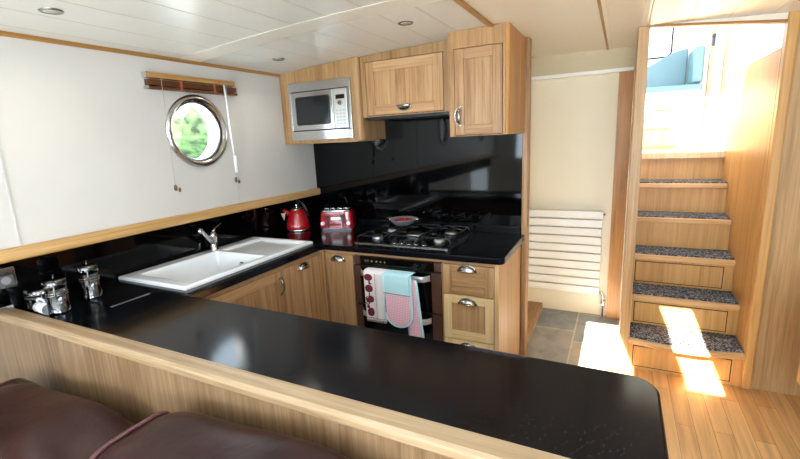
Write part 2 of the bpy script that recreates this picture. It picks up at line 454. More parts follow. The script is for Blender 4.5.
def hull_wall():
    """left wall with three round openings, 0.14 thick"""
    b = MB(); holes = [(1.832, 1.677, 0.175), (-0.07, 1.677, 0.175), (-1.9, 1.677, 0.175)]
    z0, z1 = 1.17, 2.14; h = 0.24
    ys = sorted([YR, 2.94] + [c[0] - h for c in holes] + [c[0] + h for c in holes])
    X0, X1 = XL, XL - 0.12
    for i in range(len(ys) - 1):
        mid = (ys[i] + ys[i + 1]) / 2
        hole = next((c for c in holes if abs(c[0] - mid) < 0.01), None)
        if not hole:
            b.box(X1, X0, ys[i], ys[i + 1], z0, z1); continue
        b.box(X1, X0, ys[i], ys[i + 1], z0, hole[1] - h); b.box(X1, X0, ys[i], ys[i + 1], hole[1] + h, z1)
        n = 48; ci = {}
        for X in (X0, X1):
            ins, outs = [], []
            for k in range(n):
                a = 2 * PI * k / n + PI / 4; c, s = math.cos(a), math.sin(a); q = h / max(abs(c), abs(s))
                ins.append(b.v((X, hole[0] + hole[2] * c, hole[1] + hole[2] * s))); outs.append(b.v((X, hole[0] + q * c, hole[1] + q * s)))
            for k in range(n): b.f([ins[k], ins[(k + 1) % n], outs[(k + 1) % n], outs[k]])
            ci[X] = ins
        for k in range(n): b.f([ci[X0][k], ci[X0][(k + 1) % n], ci[X1][(k + 1) % n], ci[X1][k]], 0, True)
    return b
struct('wall_left', hull_wall(), CREAM, 'cream hull side panel with round window openings', fixn=False)
b = MB(); b.box(-2.46, -2.40, 0.82, 2.94, 0, 1.17); b.box(-2.46, -2.40, YR, 0.82, 0.93, 1.17); b.box(-2.80, -2.46, 0.84, 0.90, 0, 0.93); b.box(-2.86, -2.80, YR, 0.90, 0, 0.93); b.box(-2.80, -2.46, YR, 0.838, 0.93, 0.96)
struct('wall_left_lower', b, CREAM, 'lower part of the hull side behind the worktop')
b = MB(); b.box(-2.40, -2.392, 0.84, 2.93, 0.905, 1.152); b.box(-2.40, -2.392, YR, 0.84, 0.935, 1.152)
struct('trim_1', b, BLACKGLOSS, 'black gloss splashback strip along the hull side under the oak ledge')
b = MB(); b.prism([(-2.40, 1.152), (-2.25, 1.152), (-2.243, 1.158), (-2.243, 1.200), (-2.25, 1.206), (-2.40, 1.206)], 1, YR, 2.934)
struct('trim_2', b, TRIMY, 'oak ledge along the hull side above the black splashback')
b = MB(); b.prism([(XL, 2.063), (XL + 0.012, 2.063), (XL + 0.022, 2.076), (XL + 0.022, 2.10), (XL, 2.10)], 1, YR, 2.61)
struct('trim_3', b, COVEY, 'oak cornice strip along the top of the hull side')
b = MB(); b.box(XL, XL + 0.004, 0.866, 0.874, 1.206, 2.063)
struct('trim_4', b, simple('panel_joint_cover', 'BDBAB5', 0.5), 'joint cover strip between hull panels')

# portholes
def porthole(name, y, z):
    b = MB()
    b.lathe([(0.172, 0.0), (0.205, 0.0), (0.212, 0.006), (0.212, 0.012), (0.2, 0.022), (0.186, 0.024), (0.178, 0.014), (0.172, 0.012)], (XL, y, z), 56, axis=(1, 0, 0), caps=False)
    o = struct(name, b, STEEL, 'round porthole with a bright metal ring', origin=(XL, y, z))
    p = MB(); p.lathe([(0.158, -0.045), (0.1745, -0.045), (0.1745, -0.004), (0.166, -0.002), (0.162, -0.010), (0.158, -0.038)], (XL, y, z), 56, axis=(1, 0, 0), caps=False)
    build('window_frame', p, ALU, o)
    g = MB(); g.lathe([(0.160, -0.036), (0.160, -0.030)], (XL, y, z), 48, axis=(1, 0, 0)); build('window_pane', g, GLASS, o)
    return o
porthole('window_1', 1.832, 1.677); porthole('window_2', -0.07, 1.677); porthole('window_3', -1.9, 1.677)

# back bulkhead, its black splashback and its post
b = MB(); b.box(-2.46, -0.575, 2.94, 2.985, 0, 2.2)
struct('wall_back', b, OAKZ, 'bulkhead behind the hob')
b = MB(); b.box(-2.392, -0.575, 2.930, 2.94, 0.905, 1.80)
struct('trim_5', b, BLACKGLOSS, 'black gloss splashback behind the hob')
b = MB(); b.box(-0.575, -0.538, 2.90, 2.985, 0, zc(-0.55))
struct('trim_6', b, OAKZ, 'oak end post of the bulkhead', bevel=0.006)

# ceiling
def ceiling():
    b = MB(); b2 = MB()
    xs = sorted(set([XL - 0.16, XL - 0.08] + [XL + i * 0.15 for i in range(25) if XL + i * 0.15 < XR] + [XR] + [q for s in SK for q in s[:2]] + [-0.65, -0.12, 0.06]))
    ys = sorted(set([YR, 3.05, 3.70, 2.0] + [q for s in SK for q in s[2:]]))
    for i in range(len(xs) - 1):
        for j in range(len(ys) - 1):
            mx, my = (xs[i] + xs[i + 1]) / 2, (ys[j] + ys[j + 1]) / 2
            if any(s[0] < mx < s[1] and s[2] < my < s[3] for s in SK): continue
            if my > 3.05 and (mx > 0.06 or mx < -0.75): continue
            B = b2 if -0.65 < mx < 0.06 else b
            pts = [(x, y, zc(x) + dz) for dz in (0, 0.05) for y in (ys[j], ys[j + 1]) for x in (xs[i], xs[i + 1])]
            B.hexa(pts)
    return b, b2
b, b2 = ceiling()
struct('ceiling', b, CEILPLANK, 'white plank ceiling'); struct('ceiling_centre', b2, CEILCREAM, 'smooth cream centre band of the ceiling')
b = MB(); b.box(-0.75, 0.115, 3.70, 4.2, 2.21, 2.26); struct('roof_passage', b, CREAM, 'roof over the passage')
b = MB(); b.box(0.06, XR, 3.05, 3.36, 2.21, 2.26); struct('roof_stairs', b, WHITE, 'roof edge over the stairs')
for k, s in enumerate(SK):
    b = MB(); z0, z1 = zc((s[0] + s[1]) / 2) - 0.012, 2.27
    for q in ((s[0] - 0.03, s[0], s[2] - 0.03, s[3] + 0.03), (s[1], s[1] + 0.03, s[2] - 0.03, s[3] + 0.03), (s[0], s[1], s[2] - 0.03, s[2]), (s[0], s[1], s[3], s[3] + 0.03)):
        b.box(q[0], q[1], q[2], q[3], 2.1, 2.205)
    struct('window_%d' % (k + 4), b, WHITE, 'roof light frame')
def camber_strip(x0, x1, y0, y1, dz):
    b = MB(); n = 12
    for i in range(n):
        xa, xb = x0 + (x1 - x0) * i / n, x0 + (x1 - x0) * (i + 1) / n
        b.hexa([(x, y, zc(x) + d) for d in (-dz, 0.0) for y in (y0, y1) for x in (xa, xb)])
    return b
struct('trim_7', camber_strip(XL, -0.66, 1.76, 1.90, 0.0015), simple('white_ceiling_batten', 'E6E2D8', 0.3), 'white ceiling batten across the planks')
struct('trim_8', camber_strip(-0.67, -0.645, YR, 2.47, 0.012), oak('ceiling_strip_oak', 1, 'C79A5C', 'B08346', '94692F'), 'oak strip along the ceiling by the wall cupboards')
struct('trim_9', camber_strip(-0.132, -0.118, YR, 3.70, 0.010), bpy.data.materials['ceiling_strip_oak'], 'thin oak strip along the cream ceiling')
struct('trim_10', camber_strip(-0.118, -0.098, YR, 3.70, 0.008), simple('cream_strip', 'EFE6D2', 0.4), 'thin cream strip beside the oak ceiling strip')

# passage
b = MB(); b.box(-0.80, -0.045, 3.90, 3.95, 0, 2.25); struct('wall_passage', b, PASSAGE, 'cream wall at the end of the passage')
b = MB(); b.box(-0.045, 0.058, 3.86, 3.95, 0, 2.10); struct('trim_11', b, DARKOAKZ, 'oak lining at the right of the passage wall')
b = MB(); b.box(-0.70, 0.06, 3.70, 3.74, 1.998, 2.22); struct('wall_header', b, HEADER, 'beige header over the passage')
b = MB(); b.box(-0.70, 0.052, 3.688, 3.70, 1.985, 2.008); b.box(-0.70, 0.06, 3.74, 3.90, 1.998, 2.01); struct('trim_12', b, WHITE, 'white soffit with an added strip imitating the lit underside of the beige header')  # front strip is white in place of bounce light on the underside
b = MB(); b.box(-0.80, -0.70, 2.985, 3.95, 0, 2.25); struct('wall_passage_side', b, PASSAGE, 'left side wall of the passage')
b = MB(); b.box(-0.70, -0.572, 2.985, 3.90, 0, 0.05); struct('baseboard_left', b, OAKY, 'oak plinth along the left of the passage floor', bevel=0.004)

# stair opening
b = MB(); b.box(0.06, 0.105, 3.06, 4.19, 0, 2.22); struct('wall_partition', b, PALEOAK, 'partition between passage and stairs')
b = MB(); b.box(0.052, 0.112, 3.028, 3.062, 0, zc(0.08)); struct('trim_13', b, JAMBZ, 'oak jamb at the left of the stairs', bevel=0.005)
b = MB(); b.hexa([(0.112, 3.03, 2.140), (0.728, 3.03, 2.072), (0.112, 3.075, 2.140), (0.728, 3.075, 2.072), (0.112, 3.03, 2.152), (0.728, 3.03, 2.086), (0.112, 3.075, 2.152), (0.728, 3.075, 2.086)])
struct('trim_14', b, oak('header_oak', 0, 'B9854C', 'A0703A', '7F5426'), 'oak strip under the header of the stairs')
b = MB(); b.hexa([(0.06, 3.035, 2.150), (0.77, 3.035, 2.081), (0.06, 3.08, 2.150), (0.77, 3.08, 2.081), (0.06, 3.035, 2.22), (0.77, 3.035, 2.22), (0.06, 3.08, 2.22), (0.77, 3.08, 2.22)])
struct('wall_stair_header', b, CEILCREAM, 'cream header over the stairs')
b = MB(); b.box(0.725, 0.772, 3.015, 3.075, 0, 2.14); struct('trim_15', b, STAIRX, 'oak jamb at the right of the stairs', bevel=0.008)
b = MB(); b.box(0.770, XR, 3.045, 3.085, 0, 2.14); struct('wall_right_bulkhead', b, JAMBZ, 'oak bulkhead panel right of the stairs')
b = MB(); b.box(0.725, 0.765, 3.075, 4.24, 0, 1.95); struct('wall_stairs_right', b, STAIRX, 'oak side panel along the right of the stairs')
b = MB(); b.box(0.728, 0.765, 3.085, 4.24, 1.955, 2.8); struct('wall_wheelhouse_right', b, WHITE, 'white side of the wheelhouse over the stairs')
b = MB(); b.box(1.02, 1.06, 4.10, 5.6, 1.0, 2.7); struct('wall_wheelhouse_side', b, WHITE, 'white right wall of the wheelhouse')

# rest of the saloon, behind the camera
def wall_y(y0, y1, x0, x1, z1, wins):
    b = MB(); xs = sorted([x0, x1] + [q for w_ in wins for q in w_[:2]])
    for i in range(len(xs) - 1):
        mid = (xs[i] + xs[i + 1]) / 2; wn = next((w_ for w_ in wins if w_[0] < mid < w_[1]), None)
        if wn:
            if wn[2] > 0: b.box(xs[i], xs[i + 1], y0, y1, 0, wn[2])
            b.box(xs[i], xs[i + 1], y0, y1, wn[3], z1)
        else: b.box(xs[i], xs[i + 1], y0, y1, 0, z1)
    return b
struct('wall_rear', wall_y(YR - 0.06, YR, -2.46, XR + 0.1, 2.2, [(-1.85, -0.85, 1.10, 1.80), (-0.15, 0.85, 0.75, 1.85)]), CREAM, 'rear wall of the saloon with windows')
def wall_x(x0, x1, y0, y1, z1, wins):
    b = MB(); ys = sorted([y0, y1] + [q for w_ in wins for q in w_[:2]])
    for i in range(len(ys) - 1):
        mid = (ys[i] + ys[i + 1]) / 2; wn = next((w_ for w_ in wins if w_[0] < mid < w_[1]), None)
        if wn:
            b.box(x0, x1, ys[i], ys[i + 1], 0, wn[2]); b.box(x0, x1, ys[i], ys[i + 1], wn[3], z1)
        else: b.box(x0, x1, ys[i], ys[i + 1], 0, z1)
    return b
struct('wall_right', wall_x(XR, XR + 0.06, YR, 3.08, 2.15, [(-1.35, -0.45, 1.27, 1.77), (-2.55, -1.65, 1.27, 1.77)]), CREAM, 'right hull side with windows')

# wheelhouse shell
b = MB(); b.box(-0.9, 1.06, 4.19, 5.6, 1.32, 1.365); struct('floor_wheelhouse', b, PALEOAK, 'wheelhouse floor at the top of the stairs')
b = MB(); b.box(-0.9, 0.10, 5.42, 5.47, 1.32, 2.75); b.box(0.40, 1.06, 5.42, 5.47, 1.32, 2.75); b.box(0.10, 0.40, 5.42, 5.47, 1.32, 2.27); b.box(0.10, 0.40, 5.42, 5.47, 2.60, 2.75)
struct('wall_wheelhouse_back', b, WHITE, 'white back wall of the wheelhouse')
def rrect(x0, x1, z0, z1, r, n=6):
    pts = []
    for cx, cz, a in ((x1 - r, z1 - r, 0), (x0 + r, z1 - r, 90), (x0 + r, z0 + r, 180), (x1 - r, z0 + r, 270)):
        for k in range(n + 1):
            t = math.radians(a + 90 * k / n); pts.append((cx + r * math.cos(t), cz + r * math.sin(t)))
    return pts
b = MB(); b.tube([(x, 5.415, z) for x, z in rrect(0.06, 0.40, 2.27, 2.62, 0.06)], 0.009, 8, closed=True)
wn = struct('window_7', b, RUBBER, 'wheelhouse window with a dark rubber gasket')
b = MB(); b.prism(rrect(0.06, 0.40, 2.27, 2.62, 0.06), 1, 5.41, 5.414); build('window_pane', b, GLASS, wn)
b = MB(); b.box(-0.9, 1.06, 3.86, 5.6, 2.80, 2.85); struct('roof_bench_shade', b, WHITE, 'unseen roof added to keep the sun off the bench')  # added out of view so the bench stays in shade
b = MB(); b.box(0.665, 0.70, 4.93, 5.0, 1.365, 2.72); b.box(0.775, 0.80, 4.93, 5.0, 1.365, 2.72)
struct('door_1', b, oak('reddish_door_frame', 2, 'DDB08A', 'CF9C78', 'BB8664'), 'door frame in the wheelhouse')

# outside
b = MB(); b.box(-40, 20, -30, 40, -1.05, -1.0); struct('ground', b, WATER, 'water beside the boat')
for k, (hx, hy, hz, hr) in enumerate([(-8.0, 3.0, 1.9, 1.5), (-8.4, 6.8, 2.5, 1.95), (-8.8, 11.3, 2.5, 2.0), (-7.6, -0.8, 1.3, 1.5)]):
    b = MB()
    for q in range(26):
        d = Vector((random.gauss(0, 1), random.gauss(0, 1), random.gauss(0, 0.9))).normalized()
        c = Vector((hx, hy, hz)) + d * hr * random.uniform(0.45, 0.85)
        bm2 = bmesh.ops.create_icosphere(b.bm, subdivisions=2, radius=hr * random.uniform(0.28, 0.42), matrix=Matrix.Translation(c))
        for v in bm2['verts']: v.co += Vector((random.uniform(-1, 1), random.uniform(-1, 1), random.uniform(-1, 1))) * 0.07
    b.cyl((hx, hy, -1.0), (hx, hy, hz), 0.12, 0.09, 8)
    o = build('bush', b, LEAF, origin=(hx, hy, -1.0))
    tag(o, 'green leafy bush outside, seen through the round porthole', 'bush', 'bushes on the bank')

# ------------------------------------------------------------------ worktops
def boolean_cut(o, cutter):
    md = o.modifiers.new('cut', 'BOOLEAN'); md.object = cutter; md.operation = 'DIFFERENCE'; md.solver = 'EXACT'
    dg = bpy.context.evaluated_depsgraph_get(); dg.update()
    me = bpy.data.meshes.new_from_object(o.evaluated_get(dg)); o.modifiers.remove(md); o.data = me
    bpy.data.objects.remove(cutter)
def arc(cx, cy, r, a0, a1, n=8): return [(cx + r * math.cos(math.radians(a0 + (a1 - a0) * k / n)), cy + r * math.sin(math.radians(a0 + (a1 - a0) * k / n))) for k in range(n + 1)]
b = MB()
poly = [(-2.392, 1.03), (-1.98, 1.03)] + [(-1.98, 1.253), (-1.765, 1.253)] + [(-1.765, 2.255), (-1.745, 2.275)] + arc(-0.585, 2.315, 0.04, -90, 0) + [(-0.553, 2.929), (-2.392, 2.929)]
b.prism(poly, 2, 0.872, 0.91)
galley = build('galley_worktop', b, WORKTOP, origin=(-1.7, 2.5, 0.872))
tag(galley, 'black speckled worktop in an L shape carrying the sink and hob', 'worktop')
c = MB(); c.box(-2.34, -1.86, 1.33, 2.25, 0.8, 1.0); cut = build('cutter', c, WORKTOP)
boolean_cut(galley, cut)
md = galley.modifiers.new('bevel', 'BEVEL'); md.width = 0.006; md.segments = 3; md.limit_method = 'ANGLE'; md.angle_limit = math.radians(50)
b = MB(); b.box(-2.392, -0.58, 2.898, 2.929, 0.9105, 0.963)
tag(build('worktop_upstand', b, WORKTOP, origin=(-1.5, 2.91, 0.91), bevel=0.004), 'low black upstand along the back of the worktop behind the hob', 'upstand')

b = MB()
poly = [(-2.392, 0.838)] + [(0.122, 0.838)] + arc(0.047, 1.178, 0.075, 0, 90) + [(-1.978, 1.253), (-1.978, 1.028), (-2.392, 1.028)]
b.prism(poly, 2, 0.872, 0.91)
tag(build('peninsula_worktop', b, WORKTOP, origin=(-1.0, 1.05, 0.872), bevel=0.008, seg=3), 'long black speckled breakfast bar top with a rounded right corner', 'worktop')
b = MB(); b.box(-1.985, -1.974, 1.02, 1.20, 0.9102, 0.9115)
tag(build('joint_strip', b, ALU, origin=(-1.98, 1.1, 0.9102)), 'thin silver joint strip in the black worktop before the sink', 'strip')

# peninsula carcass with its oak panel and rail
pn = thing('peninsula_unit', 'oak panelled breakfast bar base behind the brown sofa', 'cabinet', (-1.1, 1.0, 0))
b = MB(); b.box(-2.78, 0.02, 0.79, 0.81, 0.0, 0.8865); build('front_panel', b, PANELZ, pn)
b = MB(); b.box(-1.80, 0.0, 0.812, 1.225, 0.09, 0.870); build('carcass', b, OAKZ, pn)
b = MB(); b.box(0.0, 0.02, 0.812, 1.225, 0.0, 0.870); build('end_panel', b, OAKZ, pn)
b = MB(); b.prism([(0.765, 0.899), (0.836, 0.899), (0.836, 0.919), (0.829, 0.925), (0.776, 0.925), (0.767, 0.920), (0.765, 0.914)], 0, -2.78, 0.10)
b.prism([(0.776, 0.887), (0.836, 0.887), (0.836, 0.8995), (0.772, 0.8995)], 0, -2.78, 0.07)
tag(build('bar_rail', b, RAILX, origin=(-1.1, 0.8, 0.887)), 'pale oak rail edging the sofa side of the black bar top', 'rail')

# ------------------------------------------------------------------ kitchen units
def cup_pull(parent, M, mat=None, a=0.046, up=0.030, out=0.026):
    b = MB(); b.at(M)
    def fn(i, j):
        th = PI * i; ph = PI / 2 * j
        return (a * math.cos(th), -out * math.sin(th) ** 0.8 * math.sin(ph) - 0.001, up * math.sin(th) ** 0.8 * math.cos(ph))
    b.grid(fn, 20, 8)
    b.tube([(a * 1.06 * math.cos(t * PI / 16), -0.002, up * 1.1 * math.sin(t * PI / 16) ** 0.8) for t in range(17)], 0.0035, 6)
    b.tube([(a * math.cos(t * PI / 16), -out * math.sin(t * PI / 16) ** 0.8, 0.0) for t in range(17)], 0.0025, 6)
    b.cyl((-a - 0.004, 0, 0), (-a - 0.004, -0.004, 0), 0.008, n=12); b.cyl((a + 0.004, 0, 0), (a + 0.004, -0.004, 0), 0.008, n=12)
    return build('handle', b, mat or PEWTER, parent, solid=0.0015, fixn=True)

def shaker(parent, name, M, wd, ht, st=0.055, t=0.02, flat=False, mats=None):
    """framed door standing on local z=0, local x 0..wd, front face at local y=-t"""
    b = MB(); b.at(M)
    if flat: b.box(0, wd, -t, 0, 0, ht)
    else:
        b.box(0, st, -t, 0, 0, ht); b.box(wd - st, wd, -t, 0, 0, ht)
        b.box(st, wd - st, -t, 0, 0, st, 1); b.box(st, wd - st, -t, 0, ht - st, ht, 1)
        b.box(st - 0.002, wd - st + 0.002, -t + 0.009, -0.002, st - 0.002, ht - st + 0.002, 2)
    return build(name, b, mats or [OAKZ, OAKX, OAKZ], parent, bevel=0.0025)

# sink run (faces +X)
FX = -1.80
sk = thing('sink_cabinet', 'oak base cabinets under the white sink along the left run', 'cabinet', (-2.1, 1.8, 0))
b = MB(); b.box(-2.38, FX, 1.23, 1.325, 0.10, 0.87); b.box(-2.38, -2.36, 1.325, 2.29, 0.10, 0.87); b.box(FX - 0.02, FX, 1.325, 2.312, 0.10, 0.87); b.box(-2.36, FX - 0.02, 1.325, 2.29, 0.10, 0.12); b.box(-2.38, FX - 0.02, 2.285, 2.312, 0.10, 0.87)
build('carcass', b, OAKZ, sk)
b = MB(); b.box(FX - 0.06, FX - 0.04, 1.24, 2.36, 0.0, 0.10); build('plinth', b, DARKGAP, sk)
mL = [OAKZ, OAKY, OAKZ]
b = MB(); b.box(FX, FX + 0.004, 1.36, 2.29, 0.848, 0.870); build('top_rail', b, OAKY, sk)
d = shaker(sk, 'door', frame_left(FX, 1.375, 0.14), 0.505, 0.70, mats=mL)
cup_pull(d, frame_left(FX + 0.02, 1.862, 0.748) @ Matrix.Rotation(PI / 2, 4, 'Y'))
d = shaker(sk, 'door', frame_left(FX, 1.888, 0.14), 0.40, 0.70, flat=True, mats=[OAKZ])
cup_pull(d, frame_left(FX + 0.02, 2.085, 0.80))
b = MB(); b.box(FX, FX + 0.03, 2.288, 2.312, 0.14, 0.866); build('corner_post', b, OAKZ, sk)

# corner unit on the back run (faces -Y)
FY = 2.312
cu = thing('corner_cabinet', 'narrow oak base cabinet in the corner left of the oven', 'cabinet', (-1.66, 2.6, 0))
b = MB(); b.box(-1.79, -1.535, FY + 0.002, 2.89, 0.10, 0.87); build('carcass', b, OAKZ, cu)
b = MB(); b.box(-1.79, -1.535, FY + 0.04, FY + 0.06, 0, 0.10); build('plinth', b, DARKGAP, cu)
d = shaker(cu, 'door', frame_front(-1.752, FY, 0.14), 0.212, 0.705, flat=True)
cup_pull(d, frame_front(-1.655, FY - 0.02, 0.803))
b = MB(); b.box(-1.752, -0.6, FY - 0.003, FY - 0.0005, 0.850, 0.871)
tag(build('oak_top_rail', b, OAKX, origin=(-1.2, FY, 0.85)), 'thin oak rail just under the front edge of the hob worktop', 'rail')

# drawer unit
du = thing('drawer_cabinet', 'oak drawer cabinet with cup handles right of the oven', 'cabinet', (-0.74, 2.6, 0))
b = MB(); b.box(-0.912, -0.602, FY + 0.002, 2.89, 0.10, 0.87); build('carcass', b, OAKZ, du)
b = MB(); b.box(-0.60, -0.575, FY - 0.012, 2.89, 0.0, 0.87); build('end_panel', b, oak('end_panel_oak', 2, 'E0BE92', 'CFA878', 'B98E5E'), du)
b = MB(); b.box(-0.912, -0.602, FY + 0.05, FY + 0.07, 0, 0.10); build('plinth', b, DARKGAP, du)
LT = oak('pale_oak_vertical', 2, 'E8CFA3', 'DCBD8C', 'C6A26F'); LTX = oak('pale_oak_crosswise', 0, 'E8CFA3', 'DCBD8C', 'C6A26F')
for z0, z1, pale in ((0.668, 0.847, 0), (0.385, 0.660, 1), (0.14, 0.378, 1)):
    d = shaker(du, 'drawer', frame_front(-0.908, FY, z0), 0.304, z1 - z0, st=0.05, mats=[LT, LTX, OAKZ] if pale else [OAKZ, OAKX, OAKX])
    cup_pull(d, frame_front(-0.758, FY - 0.02, z1 - 0.030 if not pale else z1 - 0.045))
b = MB(); b.box(-0.606, -0.602, FY - 0.018, FY, 0.14, 0.847); b.box(-0.916, -0.912, FY - 0.018, FY, 0.14, 0.847)
build('stile', b, OAKZ, du)

# oven
ov = thing('double_oven', 'black built-under double oven with silver handles below the hob', 'oven', (-1.225, 2.6, 0.1))
x0, x1 = -1.533, -0.918
b = MB(); b.box(x0, x1, FY, 2.87, 0.11, 0.848); build('body', b, BLACKPL, ov)
cp = MB(); cp.box(x0 + 0.05, x1 - 0.05, FY - 0.018, FY, 0.790, 0.846); cp = build('control_panel', cp, GLASSBLK, ov, bevel=0.002)
for kx in (-1.085, -1.035):
    b = MB(); b.cyl((kx, FY - 0.018, 0.812), (kx, FY - 0.040, 0.812), 0.019, 0.016, 20); b.box(kx - 0.003, kx + 0.003, FY - 0.046, FY - 0.038, 0.797, 0.827); build('knob', b, BLACKPL, cp)
BTM = simple('pale_button_marks', 'B9B37A', 0.4)
for kx in (-1.395, -1.36, -1.33, -1.30): b = MB(); b.cyl((kx, FY - 0.018, 0.818), (kx, FY - 0.021, 0.818), 0.005, n=12); build('button', b, BTM, cp)
b = MB(); b.box(-1.45, -1.415, FY - 0.0195, FY - 0.018, 0.812, 0.826); build('clock_display', b, simple('dim_green_display', '3E4A2C', 0.3), cp)
for q in (x0, x1 - 0.048): b = MB(); b.box(q, q + 0.048, FY - 0.016, FY, 0.79, 0.846); build('side_trim', b, BRONZE, ov, bevel=0.003)
for z0, z1, hz in ((0.524, 0.784, 0.750), (0.16, 0.518, 0.478)):
    d = MB(); d.box(x0, x1, FY - 0.022, FY - 0.002, z0, z1); d = build('door', d, BLACKPL, ov, bevel=0.003)
    b = MB(); b.box(x0 + 0.055, x1 - 0.064, FY - 0.025, FY - 0.0215, z0 + 0.004, z1 - 0.004); build('door_glass', b, GLASSBLK, d)
    for qa, qb in ((x0 + 0.001, x0 + 0.052), (x1 - 0.062, x1 - 0.001)): b = MB(); b.box(qa, qb, FY - 0.027, FY - 0.0215, z0 + 0.003, z1 - 0.003); build('side_trim', b, BRONZE, d, bevel=0.002)
    b = MB(); hl, hr = -1.475, -0.985; n = 24
    def hb(i, j, hz=hz):
        x = hl + (hr - hl) * i; e = min(i, 1 - i) / 0.07; dep = 0.048 * min(1, e) ** 0.6
        a = 2 * PI * j
        return (x, FY - 0.026 - dep - 0.006 * math.cos(a), hz + 0.019 * math.copysign(abs(math.sin(a)) ** 0.5, math.sin(a)))
    b.grid(hb, n, 12)
    build('handle', b, ALU, d)
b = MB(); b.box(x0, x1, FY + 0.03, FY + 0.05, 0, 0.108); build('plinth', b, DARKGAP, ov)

# tea towel and oven glove over the upper handle
HYF = FY - 0.086       # in front of the handle
def cloth(b, x0, x1, ztop, zbot, y, thick, mi, waves=3, amp=0.006, bottom=None, nu=18, nv=20):
    def fn(i, j):
        x = x0 + (x1 - x0) * i; zb = zbot + (bottom(i) if bottom else 0); z = ztop + (zb - ztop) * j
        yy = y - amp * math.sin(i * PI * 2 * waves + 0.6) * (0.25 + 0.75 * j) + 0.010 * j
        return (x, yy, z)
    b.grid(fn, nu, nv, mi)
tt = thing('tea_towel', 'white tea towel with dark red fruit print over the oven handle', 'towel', (-1.355, HYF, 0.43))
b = MB(); cloth(b, -1.416, -1.268, 0.770, 0.445, HYF - 0.006, 0, 0, 2, 0.005)
def fold(i, j):
    a = PI * j; return (-1.416 + 0.148 * i, HYF + 0.034 - 0.040 * math.cos(a), 0.770 + 0.010 * math.sin(a))
b.grid(fold, 18, 8, 0)
cloth(b, -1.425, -1.268, 0.770, 0.52, FY - 0.0325, 0, 0, 1, 0.0)
build('towel_cloth', b, TOWELW, tt, solid=0.003, fixn=False)
b = MB()
def blob(cx, cz, pts):
    vs = []
    for q in pts:
        x, z = cx + q[0], cz + q[1]; i = (x + 1.416) / 0.148; j = (z - 0.770) / (0.445 - 0.770)
        yy = HYF - 0.006 - 0.005 * math.sin(i * PI * 4 + 0.6) * (0.25 + 0.75 * j) + 0.010 * j
        vs.append(b.v((x, yy - 0.0026, z)))
    b.f(vs, 0)
circ = lambda rx, rz, n=16, ox=0, oz=0: [(ox + rx * math.cos(2 * PI * k / n), oz + rz * math.sin(2 * PI * k / n)) for k in range(n)]
cx = -1.384
blob(cx, 0.735, circ(0.030, 0.023)); blob(cx + 0.004, 0.702, circ(0.006, 0.014))
blob(cx, 0.660, circ(0.028, 0.026)); blob(cx + 0.01, 0.692, circ(0.012, 0.005))
blob(cx + 0.002, 0.588, circ(0.030, 0.025)); blob(cx - 0.014, 0.560, circ(0.014, 0.012)); blob(cx, 0.622, circ(0.004, 0.012))
blob(cx + 0.004, 0.500, circ(0.024, 0.030)); blob(cx - 0.012, 0.536, circ(0.010, 0.012))
for k in range(30): blob(-1.335, 0.760 - k * 0.0105, circ(0.0028, 0.0036, 6))
for k in range(30): blob(-1.325, 0.755 - k * 0.0105, circ(0.0012, 0.0018, 6))
for k in range(10): blob(-1.409 + k * 0.013, 0.460, circ(0.0045, 0.003, 6))
build('fruit_print', b, PRINT, tt, fixn=False)
b = MB()
for k in range(24): b.tube([(-1.414 + k * 0.006, HYF + 0.005, 0.447), (-1.415 + k * 0.006 + random.uniform(-.002, .002), HYF + 0.004, 0.433)], 0.0012, 5)
build('fringe', b, TOWELW, tt)

og = thing('oven_glove', 'pink checked double oven glove with turquoise ends on the oven handle', 'oven glove', (-1.18, HYF, 0.40))
def pad(parent, x0, x1, ztop, zbot, y, split, lean=0.0, rb=None):
    wd = x1 - x0; rb = rb or wd / 2
    def outline(k, ins):
        # rounded bottom, square top
        pts = [(x0 + ins, ztop), (x0 + ins, zbot + rb)]
        pts += [(x0 + wd / 2 - (wd / 2 - ins) * math.cos(PI * t / 16), zbot + rb - (rb - ins) * math.sin(PI * t / 16)) for t in range(17)]
        pts += [(x1 - ins, ztop)]
        return pts
    sh = lambda x, z: x + lean * (ztop - z)
    ol = outline(0, 0.0)
    def slab(name, zhi, zlo, mat, th):
        b = MB(); pts = [(x, max(min(z, zhi), zlo)) for x, z in outline(0, 0.008)]
        q = []
        for p in pts:
            if not q or (abs(p[0] - q[-1][0]) + abs(p[1] - q[-1][1])) > 1e-5: q.append(p)
        b.prism([(sh(x, z), z) for x, z in q], 1, y - th / 2, y + th / 2)
        return build(name, b, mat, parent, bevel=0.004)
    slab('pad', split, zbot - 1, PINK, 0.016)
    if split < ztop: slab('pocket', ztop, split, TURQ, 0.020)
    b = MB(); b.tube([(sh(x, z), y, z) for x, z in ol], 0.0075, 8); build('edging', b, TURQ, parent)
pad(og, -1.268, -1.085, 0.768, 0.440, HYF - 0.018, 0.655, 0.02, 0.085)
pad(og, -1.150, -1.060, 0.745, 0.365, HYF + 0.008, 0.745, 0.10, 0.012)
b = MB()
def foldg(i, j):
    a = PI * j; return (-1.268 + 0.183 * i, HYF + 0.028 - 0.046 * math.cos(a), 0.768 + 0.010 * math.sin(a))
b.grid(foldg, 10, 8, 0); build('strap', b, TURQ, og, solid=0.006, fixn=False)
b = MB(); b.tube([(-1.262, HYF - 0.030, 0.658), (-1.083, HYF - 0.030, 0.652)], 0.003, 6); build('binding', b, simple('grey_blue_binding', '8FA3B4', 0.9), og)

